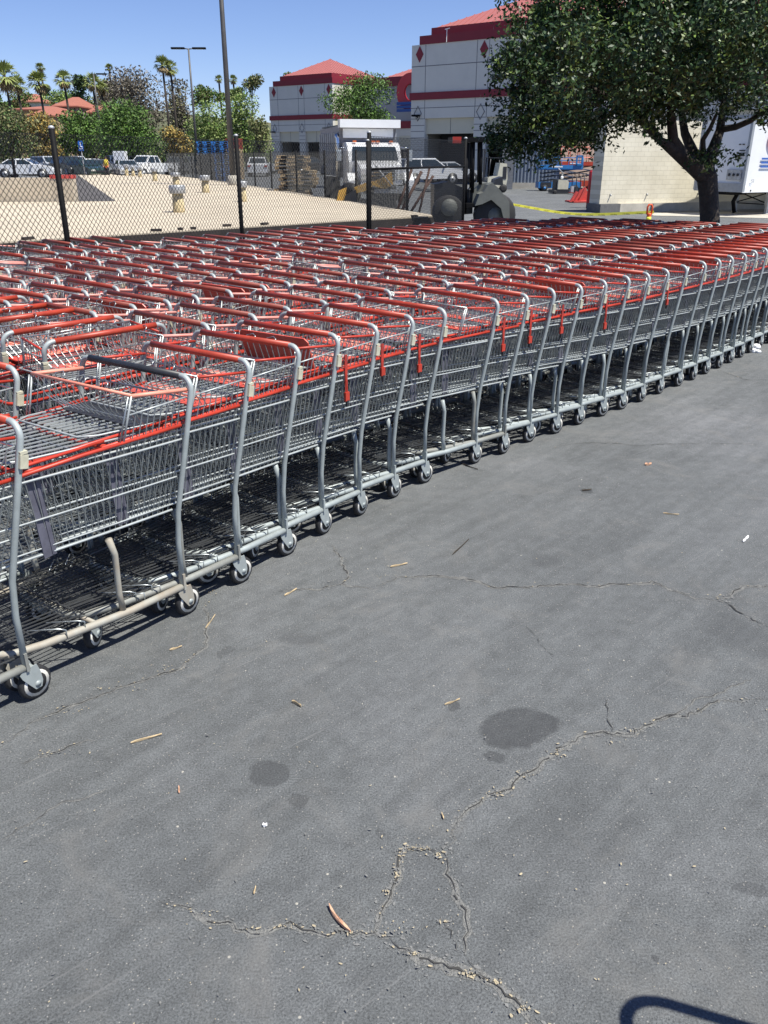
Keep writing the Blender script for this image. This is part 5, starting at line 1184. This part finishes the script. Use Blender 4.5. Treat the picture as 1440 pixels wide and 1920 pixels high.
# cream forklift far behind
e, s = yard(928, 63, R(10), 'forklift', 'cream and black forklift behind the grey machine, left of the block pillar', 'forklift')
m = MB(); m.prism([(-.6, .3), (.75, .3), (.85, .9), (.75, 1.9), (.25, 1.95), (.1, 1.1), (-.6, 1.0)], -.55, .55, M_CRM); m.build('body', e); m = MB(); m.box((.62, -.56, 1.3), (.26, .04, .8), M_BLACKP); m.build('grille', e)
m = MB()
for x in (-.55, .6):
    for y in (-.5, .5): m.tube([(x, y, 1.0), (x*.8, y, 2.25)], .04, M_BLACKP, 6)
m.box((0, 0, 2.27), (1.1, 1.1, .05), M_BLACKP); m.build('overhead_guard', e)
m = MB(); m.box((-.85, -.3, 1.5), (.12, .10, 2.7), M_BLACKP); m.box((-.85, .3, 1.5), (.12, .10, 2.7), M_BLACKP); m.box((-.95, 0, .6), (.06, .9, .5), M_BLACKP); m.build('mast', e)
for x in (-.5, .55): m = MB(); m.lathe([(.1, -.12), (.28, -.12), (.28, .12), (.1, .12)], M_TYRE, 14, 'Y'); o = m.build('wheel', e); o.location = (x, -.5, .28)
# rough-terrain machine just behind the carts
M_MG = mat('weathered_grey_body', (.15, .155, .14), .6, col2=(.10, .105, .095), scale=3)
e, s = yard(872, 23.5, R(4), 'rough_terrain_forklift', 'grey and black rough-terrain forklift with big fenders behind the far corner of the carts', 'forklift')
def Q(px, y, off_=0): v = at(px, y, 23.5)-e.location; return (v.x, v.z)
m = MB(); m.prism([Q(906, 345), Q(914, 341), Q(926, 352), Q(945, 376), Q(946, 412), Q(936, 412), Q(930, 388), Q(912, 372), Q(895, 380), Q(882, 383), Q(890, 362), Q(898, 358)], -.75, -.3, M_MG); m.build('rear_fender', e)
m = MB(); m.prism([Q(882, 383), Q(884, 357), Q(896, 344), Q(912, 342), Q(920, 356), Q(905, 384)], -.3, .7, M_MG); m.prism([Q(922, 346), Q(925, 336), Q(939, 331), Q(940, 347)], -.3, .2, M_BLACKP); m.build('engine_cover', e)
m = MB(); m.lathe([(.15, -.18), (.5, -.18), (.55, -.12), (.55, .12), (.5, .18), (.15, .18)], M_TYRE, 22, 'Y'); m.lathe([(.2, -.19), (.2, .19)], M_MG, 12, 'Y'); o = m.build('wheel', e); v = at(921, 406, 23.5)-e.location; o.location = (v.x, -.45, .55)
m = MB(); m.lathe([(.15, -.14), (.38, -.14), (.42, -.10), (.42, .12), (.38, .14), (.15, .14)], M_TYRE, 22, 'Y'); o = m.build('wheel', e); v = at(836, 392, 23.5)-e.location; o.location = (v.x, -.4, .62)
m = MB(); m.lathe([(.06, -.05), (.21, -.02), (.22, .02)], M_MG, 18, 'Y'); o2 = m.build('hub', o); o2.location = (0.0, -.22, 0.12)
m = MB(); m.prism([Q(812, 385), Q(812, 345), Q(838, 340), Q(868, 352), Q(884, 357), Q(884, 400), Q(812, 405)], -.2, .6, M_BLACKP); m.build('chassis', e)
m = MB(); 
for (a, b) in (((868, 400), (872, 268)), ((882, 360), (884, 264)), ((897, 345), (898, 263))):
    p, q = Q(*a), Q(*b); m.tube([(p[0], -.3, p[1]), (q[0], -.3, q[1])], .05, M_BLACK, 8); m.tube([(p[0]+.1, .5, p[1]), (q[0]+.1, .5, q[1])], .05, M_BLACK, 8)
m.build('roll_cage', e)
m = MB(); p, q = Q(846, 265), Q(912, 259); m.box(((p[0]+q[0])/2, .1, (p[1]+q[1])/2), (q[0]-p[0], 1.1, .12), M_BLACK); m.build('canopy', e)
m = MB(); p, q = Q(845, 263), Q(858, 263); m.box(((p[0]+q[0])/2, -.47, p[1]), (.22, .05, .15), mat('warning_red', (.35, .03, .02), .5)); m.build('marker_panel', e)
m = MB(); p, q = Q(884, 396), Q(918, 397); m.tube([(p[0], -.5, p[1]), (q[0], -.5, q[1])], .06, M_GALV, 8); p, q = Q(868, 383), Q(915, 385); m.box(((p[0]+q[0])/2, -.45, p[1]), (q[0]-p[0], .3, .10), M_BLACK); m.build('axle', e)
# delineator posts and caution tape
M_OR = mat('delineator_orange', (.75, .10, .025), .5, var=.1); M_TAPE = mat('tape_yellow', (.85, .80, .09), .5, var=.1)
def delin(px, ytop, D, label):
    p = fp(px, D); z0 = gz(p.x, p.y); H = at(px, ytop, D).z-z0; e = empty('delineator_post', (p.x, p.y, z0), 0, label, 'traffic post', 'orange posts holding the caution tape')
    m = MB(); m.lathe([(.055, .04), (.052, H-.22), (.048, H-.19)], M_OR, 12); m.build('tube', e); m = MB(); m.lathe([(.21, 0), (.19, .045), (.06, .05)], M_BLACKP, 14); m.build('base', e)
    m = MB(); m.tube([(-.05, 0, H-.22), (-.055, 0, H-.06), (-.03, 0, H-.01), (.03, 0, H-.01), (.055, 0, H-.06), (.05, 0, H-.22)], .022, M_OR, 8); m.build('loop_handle', e)
    for z in (H-.36, H-.52): m = MB(); m.lathe([(.0565, z), (.0565, z+.09)], M_WHITE if px < 1000 else M_TAPE, 12); m.build('reflective_band', e)
    return e, H
dA, HA = delin(942.5, 370, 24.5, 'orange traffic post beside the grey machine'); dB, HB = delin(1231, 383, 20, 'orange traffic post in front of the block wall, left of the tree')
pa = at(949, 381, 24.4); pb2 = at(1226, 398, 19.95)
m = MB(); vs = []; nseg = 40; path_ = []
for k in range(nseg+1):
    t = k/nseg; p = pa.lerp(pb2, t); p.z -= .14*4*t*(1-t)-.015*math.sin(9*t); path_.append(p); tw = .12*math.sin(5*t+.5); vs += [p+Vector((0, .030+tw*.05, .030)), p-Vector((0, .030+tw*.05, .030))]
m.add(vs, [(2*k, 2*k+1, 2*k+3, 2*k+2) for k in range(nseg)], M_TAPE); tp = m.build('caution_tape'); tag(tp, 'yellow caution tape sagging between the two orange posts', 'tape')
tdir = (pb2-pa); ta = math.atan2(tdir.y, tdir.x)
for k in range(3, 37, 3):
    p = path_[k]; q = path_[k+1]; text('CAUTION', .050, M_BLACK, tp, (p.x+.028*math.sin(ta), p.y-.028*math.cos(ta), p.z-.020), (math.pi/4, 0, ta), ex=.0)
# ---------------------------------------------------------------- dump truck
hd_ = Vector((.25, -.968)); p = fp(693, 36.5); e = empty('dump_truck', (p.x+.0, p.y, 0), math.atan2(hd_.y, hd_.x), 'white dump truck facing the camera behind the second fence', 'truck')
M_TW = PAINT['white']; M_DB = mat('dump_body_grey', (.20, .20, .22), .6, .2, var=.2)
m = MB(); m.prism([(-.2, .75), (.95, .75), (1.0, 1.60), (.72, 2.18), (.45, 2.32), (-.2, 2.32)], -1.08, 1.08, M_TW); m.build('cab', e)
m = MB(); m.prism([(.95, .8), (2.05, .8), (2.10, 1.35), (1.8, 1.52), (.98, 1.66)], -.85, .85, M_TW); m.build('hood', e)
m = MB(); m.add([(1.015, -.95, 1.66), (1.015, .95, 1.66), (.76, .88, 2.17), (.76, -.88, 2.17)], [(0, 1, 2, 3)], M_GLASS); m.build('windscreen', e)
m = MB(); m.box((2.10, 0, 1.12), (.04, 1.0, .42), M_BLACKP); 
for z in (1.0, 1.12, 1.24): m.box((2.125, 0, z), (.02, .96, .03), M_CHROME)
m.build('grille', e)
for s_ in (-1, 1):
    m = MB(); m.box((2.05, s_*.72, 1.08), (.1, .24, .2), M_LAMP); m.build('headlight', e)
    m = MB(); m.prism([(1.15, .62), (2.0, .62), (2.0, .95), (1.75, 1.22), (1.35, 1.22)], s_*1.15-.18, s_*1.15+.18, M_TW); m.build('fender', e)
    m = MB(); m.tube([(.75, s_*1.08, 2.15), (.85, s_*1.42, 2.12)], .025, M_CHROME, 6); m.box((.85, s_*1.46, 1.85), (.06, .20, .42), M_CHROME); m.build('mirror', e)
    for x in (1.55, -2.2, -3.4): w = MB(); w.lathe([(.2, -.14), (.48, -.14), (.5, -.1), (.5, .1), (.48, .14), (.2, .14)], M_TYRE, 18, 'Y'); w.lathe([(.2, -.12), (.2, .12)], M_GALV, 10, 'Y'); o = w.build('wheel', e); o.location = (x, s_*1.02, .5)
m = MB(); m.box((2.2, 0, .62), (.14, 2.2, .28), M_CHROME); m.build('bumper', e)
m = MB(); m.prism([(-4.6, 1.15), (-.4, 1.0), (-.32, 2.75), (-.1, 2.95), (-4.6, 2.9)], -1.18, 1.18, M_DB)
for k in range(9):
    for s_ in (-1, 1): m.box((-4.4+.48*k, s_*1.22, 1.9), (.12, .08, 1.6), M_TRG)
m.build('dump_body', e)
m = MB(); m.box((-.05, 0, 3.02), (.45, 2.5, .30), M_TW); m.box((-.27, 0, 2.68), (.10, 2.1, .36), M_TW); m.box((-2.4, 0, 2.97), (4.4, 2.2, .05), M_BLACKP); m.build('tarp_housing', e)
m = MB(); m.tube([(-.35, -1.25, .9), (-.35, -1.25, 2.5), (-.42, -1.3, 2.62)], .09, M_CHROME, 10); m.build('exhaust_stack', e)
for y in (-.75, -.2, 0, .2, .75): m = MB(); m.box((.55, y, 2.36), (.10, .14, .07), mat('amber_lens', (.6, .15, .05), .3)); m.build('marker_lamp', e)
# yellow loader in front of the truck
e = empty('yellow_loader', fp(668, 33.5), 0, 'yellow loader arm and dark bucket standing in front of the dump truck', 'loader'); M_YL = mat('machine_yellow', (.66, .38, .06), .5, col2=(.45, .26, .06), scale=6)
def Q2(px, y): v = at(px, y, 33.5)-e.location; return (v.x, v.z)
m = MB(); m.prism([Q2(664, 351), Q2(690, 341), Q2(712, 337), Q2(734, 322), Q2(737, 346), Q2(722, 354), Q2(700, 348), Q2(684, 358), Q2(668, 362)], -.25, .15, M_YL); m.build('lift_arm', e)
m = MB(); m.prism([Q2(632, 376), Q2(636, 357), Q2(650, 351), Q2(648, 372), Q2(644, 386), Q2(630, 388)], -.3, .2, M_YL); m.build('side_plate', e)
m = MB(); m.prism([Q2(648, 366), Q2(668, 355), Q2(672, 392), Q2(645, 392)], -.5, .3, M_BLACKP); m.build('bucket', e)
m = MB(); m.prism([Q2(698, 352), Q2(742, 350), Q2(744, 392), Q2(700, 392)], -.1, 1.2, M_BLACKP); a, b = Q2(702, 358), Q2(748, 358); m.box(((a[0]+b[0])/2, -.15, a[1]), (b[0]-a[0], .1, .14), M_GALV); m.build('frame', e)
a, b = Q2(704, 310), Q2(738, 352); m = MB(); m.tube([(a[0], -.3, a[1]), (b[0], -.3, b[1])], .03, M_GALV, 6); m.build('ram', e)
for px in (655, 725): m = MB(); m.lathe([(.15, -.15), (.42, -.15), (.45, 0), (.42, .15), (.15, .15)], M_TYRE, 16, 'Y'); o = m.build('wheel', e); v = at(px, 392, 33.5)-e.location; o.location = (v.x, .4, .45)
# dark timber and junk right of the truck
for i, (x0, y0, x1, y1, w_) in enumerate([(745, 395, 772, 318, 5), (752, 398, 790, 322, 6), (770, 398, 812, 330, 5), (786, 398, 806, 312, 4)]):
    a, b = at(x0, y0, 28), at(x1, y1, 28.6); a.z = max(a.z, .02); m = MB(); m.tube([a, b], w_*.009, mat('rusty_post', (.10, .055, .04), .9, var=.4, scale=4), 6); tag(m.build('leaning_beam'), 'rusty beam leaning behind the gate, %s from the left' % ordn(i), 'beam', 'beams leaning behind the gate')
# ---------------------------------------------------------------- big shade tree on the right
e = empty('shade_tree', fp(1331, 12.9), 0, 'big dark glossy-leaved shade tree with a forked trunk behind the carts on the right', 'tree')
o0 = e.location.copy(); BR = []
def B(pts, r, mb):
    P = [at(px, py, 12.9+d)-o0 for px, py, d in pts]; mb.tube(P, r, M_BARK, 10); BR.append(P)
m = MB(); base = at(1331, 414, 12.9)-o0
m.tube([(0.0, 0, 0), (0.0, 0, .35), base, at(1329, 370, 12.9)-o0, at(1326, 335, 12.9)-o0, at(1320, 312, 12.9)-o0], [.20, .16, .145, .135, .142, .13], M_BARK, 12)
B([(1320, 330, 0), (1292, 305, -.1), (1262, 280, -.2), (1236, 262, -.3), (1222, 236, -.35)], [.12, .105, .085, .05, .035], m)
B([(1285, 300, -.1), (1262, 262, -.2), (1258, 215, -.3), (1266, 150, -.2), (1240, 70, 0)], [.09, .075, .06, .05, .03], m)
B([(1320, 322, 0), (1300, 288, .2), (1284, 250, .5), (1276, 200, .8), (1290, 120, 1.0)], [.10, .08, .06, .045, .03], m)
B([(1325, 320, 0), (1334, 288, .2), (1350, 245, .4), (1356, 200, .5), (1372, 120, .6)], [.10, .085, .065, .045, .03], m)
B([(1350, 243, .4), (1380, 238, .2), (1408, 226, 0), (1445, 200, -.3)], [.05, .045, .04, .025], m)
B([(1318, 305, .2), (1318, 262, -.1), (1332, 240, -.2), (1345, 210, -.3)], [.05, .035, .03, .02], m)
B([(1236, 262, -.3), (1190, 215, -.6), (1120, 170, -.8), (1040, 150, -1.0), (975, 160, -.8)], [.05, .045, .04, .03, .015], m)
B([(1262, 150, -.2), (1180, 90, .2), (1090, 60, .5), (1000, 70, .4)], [.04, .035, .03, .015], m)
B([(1290, 120, 1.0), (1200, 30, 1.4), (1120, -60, 1.2)], [.035, .03, .02], m); B([(1372, 120, .6), (1420, 40, .9), (1480, -30, .8)], [.035, .03, .02], m)
m.build('trunk', e)
r = np.random.default_rng(9); BL = []
def bl(px, py, d, rx, rz_): v = at(px, py, 12.7+d)-o0; k = 12.7/F_PX; BL.append((v.x, v.y, v.z, rx*k, rx*k*1.15, rz_*k))
for t in [(985, 75, 0, 52, 48), (1000, 130, -.6, 58, 55), (975, 175, .3, 42, 50), (1010, 215, -.4, 55, 42), (980, 262, -.2, 42, 28), (940, 268, .2, 26, 18), (1060, 240, -.9, 38, 40), (1085, 215, .3, 44, 42), (1015, 275, -.3, 28, 28), (1040, 285, -.5, 16, 16),
          (1060, 60, .6, 70, 60), (1080, 130, -1.0, 70, 60), (1150, 60, -.2, 80, 70), (1150, 140, .9, 70, 55), (1190, 195, -.7, 52, 38), (1170, 215, .2, 32, 26), (1215, 225, .1, 30, 16), (1240, 80, 1.0, 80, 70), (1240, 150, -1.0, 62, 50), (1265, 190, .7, 42, 34), (1330, 70, .2, 80, 70), (1330, 150, -.8, 60, 45), (1300, 195, -.3, 34, 20),
          (1385, 175, .6, 44, 30), (1420, 110, -.5, 60, 60), (1440, 60, .8, 70, 70), (1440, 205, -.4, 34, 34), (1380, 205, .1, 26, 16), (1480, 150, 0, 60, 60), (1100, -20, 0, 90, 60), (1200, -30, .8, 100, 70), (1300, -40, -.4, 100, 70), (1400, -30, .5, 100, 70), (1000, 20, .3, 50, 30), (1250, -110, .3, 130, 70), (1420, -110, 0, 110, 70), (1040, 100, 1.6, 70, 60), (1160, 110, 1.9, 90, 70), (1290, 110, 2.0, 90, 70), (1100, 110, -1.8, 70, 60), (1220, 100, -1.9, 80, 60), (1350, 90, -1.8, 80, 60), (1420, 80, -1.6, 60, 60),
          (955, 285, .0, 16, 18), (1098, 262, -.2, 18, 12)]: bl(*t)
K_ = blob_pts(BL, 1150, r, .62); C_ = np.repeat(K_, 11, 0)+r.normal(size=(1150*11, 3))*np.repeat(r.uniform(.05, .125, (1150, 1)), 11, 0)
sprig = [at(px, py, 12.7+d)-o0 for px, py, d in [(1238, 265, -.3), (1232, 258, -.3), (1226, 250, -.35), (1338, 300, 0), (1348, 308, -.1), (1360, 296, -.1), (1375, 298, -.1), (1322, 290, -.1), (1316, 300, -.1), (1345, 285, -.1), (1300, 300, -.2), (1386, 300, -.1), (1310, 285, -.15), (1330, 310, -.15)]]
C_ = np.concatenate([C_, np.array([tuple(v) for v in sprig for _ in range(3)])+r.normal(size=(len(sprig)*3, 3))*.035])
nl = 9; P = np.repeat(C_, nl, 0)+r.normal(size=(len(C_)*nl, 3))*.047
mi = np.repeat((r.random(len(C_)) < .16).astype(int), nl)
fastmesh('crown', quads(P, .068, .46, r, .18), 4, [L_DARK, L_TWIN], e, mi)
# second slim trunk half hidden left of the crown (dark post-like)
# ---------------------------------------------------------------- litter on the asphalt
def chip(px, py, L_px, ang, w_px, col, name, label, cat='litter', bend=0.0, th=.004):
    c = gp(px, py); dxy = gp(px+L_px*math.cos(ang), py-L_px*math.sin(ang))-c; L_ = dxy.length; d = dxy.normalized(); n = Vector((-d.y, d.x, 0)); w_ = w_px*(c.length/F_PX)*.6
    rg = random.Random(int(px*7+py)); k = 7; up_, dn = [], []
    for i in range(k):
        t = i/(k-1)-.5; q = d*L_*t+n*bend*L_*(.25-t*t); ww = w_*(.5+.5*rg.random())*(0.45 if i in (0, k-1) else 1); up_.append(q+n*ww); dn.append(q-n*ww)
    V = up_+dn[::-1]; m = MB(); nV = len(V); z = .0035
    m.add([(v.x, v.y, z+.4*th*math.sin(i)) for i, v in enumerate(V)]+[(v.x, v.y, z+th*(1.2+.5*math.sin(i*1.3))) for i, v in enumerate(V)], [tuple(range(nV-1, -1, -1)), tuple(range(nV, 2*nV))]+[(i, (i+1) % nV, nV+(i+1) % nV, nV+i) for i in range(nV)], col)
    o = m.build(name, label=label, cat=cat); o.location = (c.x, c.y, 0); return o
M_CHIP = mat('pale_splinter', (.52, .40, .24), .85, var=.3, scale=40); M_BRK = mat('pinkish_bark_piece', (.58, .34, .22), .9, var=.35, scale=50); M_TWG = mat('dark_twig', (.05, .04, .03), .9)
chip(275, 1387, 60, .27, 3, M_CHIP, 'wood_splinter', 'long pale wood splinter on the asphalt at lower left', 'wood splinter', .08)
chip(637, 1725, 62, 2.25, 7, M_BRK, 'bark_piece', 'pinkish bark strip lying beside the long lower crack', 'bark piece', .25, .007)
chip(748, 1061, 32, .2, 3, M_CHIP, 'wood_splinter', 'short pale splinter just above the middle crack', 'wood splinter')
chip(545, 1112, 26, .5, 2.5, M_CHIP, 'wood_splinter', 'small pale splinter near the wheels of the front row', 'wood splinter')
chip(330, 1217, 24, .3, 2.5, M_CHIP, 'wood_splinter', 'small splinter right of the foremost wheel', 'wood splinter')
chip(395, 1167, 30, .95, 1.4, M_CHIP, 'straw', 'thin straw on the crack below the rusty caster', 'straw')
chip(336, 1483, 12, 1.6, 4, M_BRK, 'wood_crumb', 'tiny orange wood crumb left of the round stain', 'wood crumb')
chip(830, 1532, 12, 1.9, 3, M_CHIP, 'wood_crumb', 'tiny yellow crumb above the crack triangle', 'wood crumb')
chip(478, 1672, 14, 1.3, 3, M_CHIP, 'wood_crumb', 'tiny pale crumb above the lower left crack', 'wood crumb')
chip(1215, 872, 12, .1, 5, M_BRK, 'brick_crumb', 'small pink crumb alone on the asphalt at right', 'crumb', 0, .008)
chip(497, 1550, 9, .1, 7, M_WHITE, 'pebble', 'small white pebble at lower left', 'pebble', 0, .006)
chip(864, 1027, 40, .75, 1.3, M_TWG, 'twig', 'thin dark twig above the middle crack', 'twig'); chip(1258, 965, 30, -.1, 1.5, M_CHIP, 'straw', 'pale straw on the asphalt at right', 'straw')
chip(848, 1318, 30, .35, 2, M_CHIP, 'twig', 'pale forked twig on a small stain left of the oval one', 'twig'); chip(556, 1322, 20, -.5, 3.5, M_CHIP, 'dry_leaf', 'curled dry leaf in the middle left of the asphalt', 'leaf', .2, .006)
chip(1398, 1012, 14, .8, 4, M_WHITE, 'paper_scrap', 'tiny white paper scrap at the right edge', 'paper scrap'); chip(1100, 920, 18, .1, 3, M_TWG, 'dry_leaf', 'small dark leaf in the open asphalt', 'leaf')
chip(880, 876, 34, -.35, 1.5, M_TWG, 'twig', 'dark twig beside the wheel after the gap', 'twig')
for (px, py, s_) in ((1408, 656, 9), (1416, 661, 6)):
    c = gp(px, py); m = MB(); k = s_*c.length/F_PX
    for j in range(6): m.ball((random.uniform(-.5, .5)*k*1.6, random.uniform(-.5, .5)*k, k*random.uniform(.3, .8)), (k*.9, k*.7, k*.5), M_WHITE, 7, 4)
    o = m.build('crumpled_paper', label='%s crumpled white paper on the ground by the far front-row wheels' % ('larger' if s_ > 7 else 'smaller'), cat='paper'); o.location = (c.x, c.y, 0)
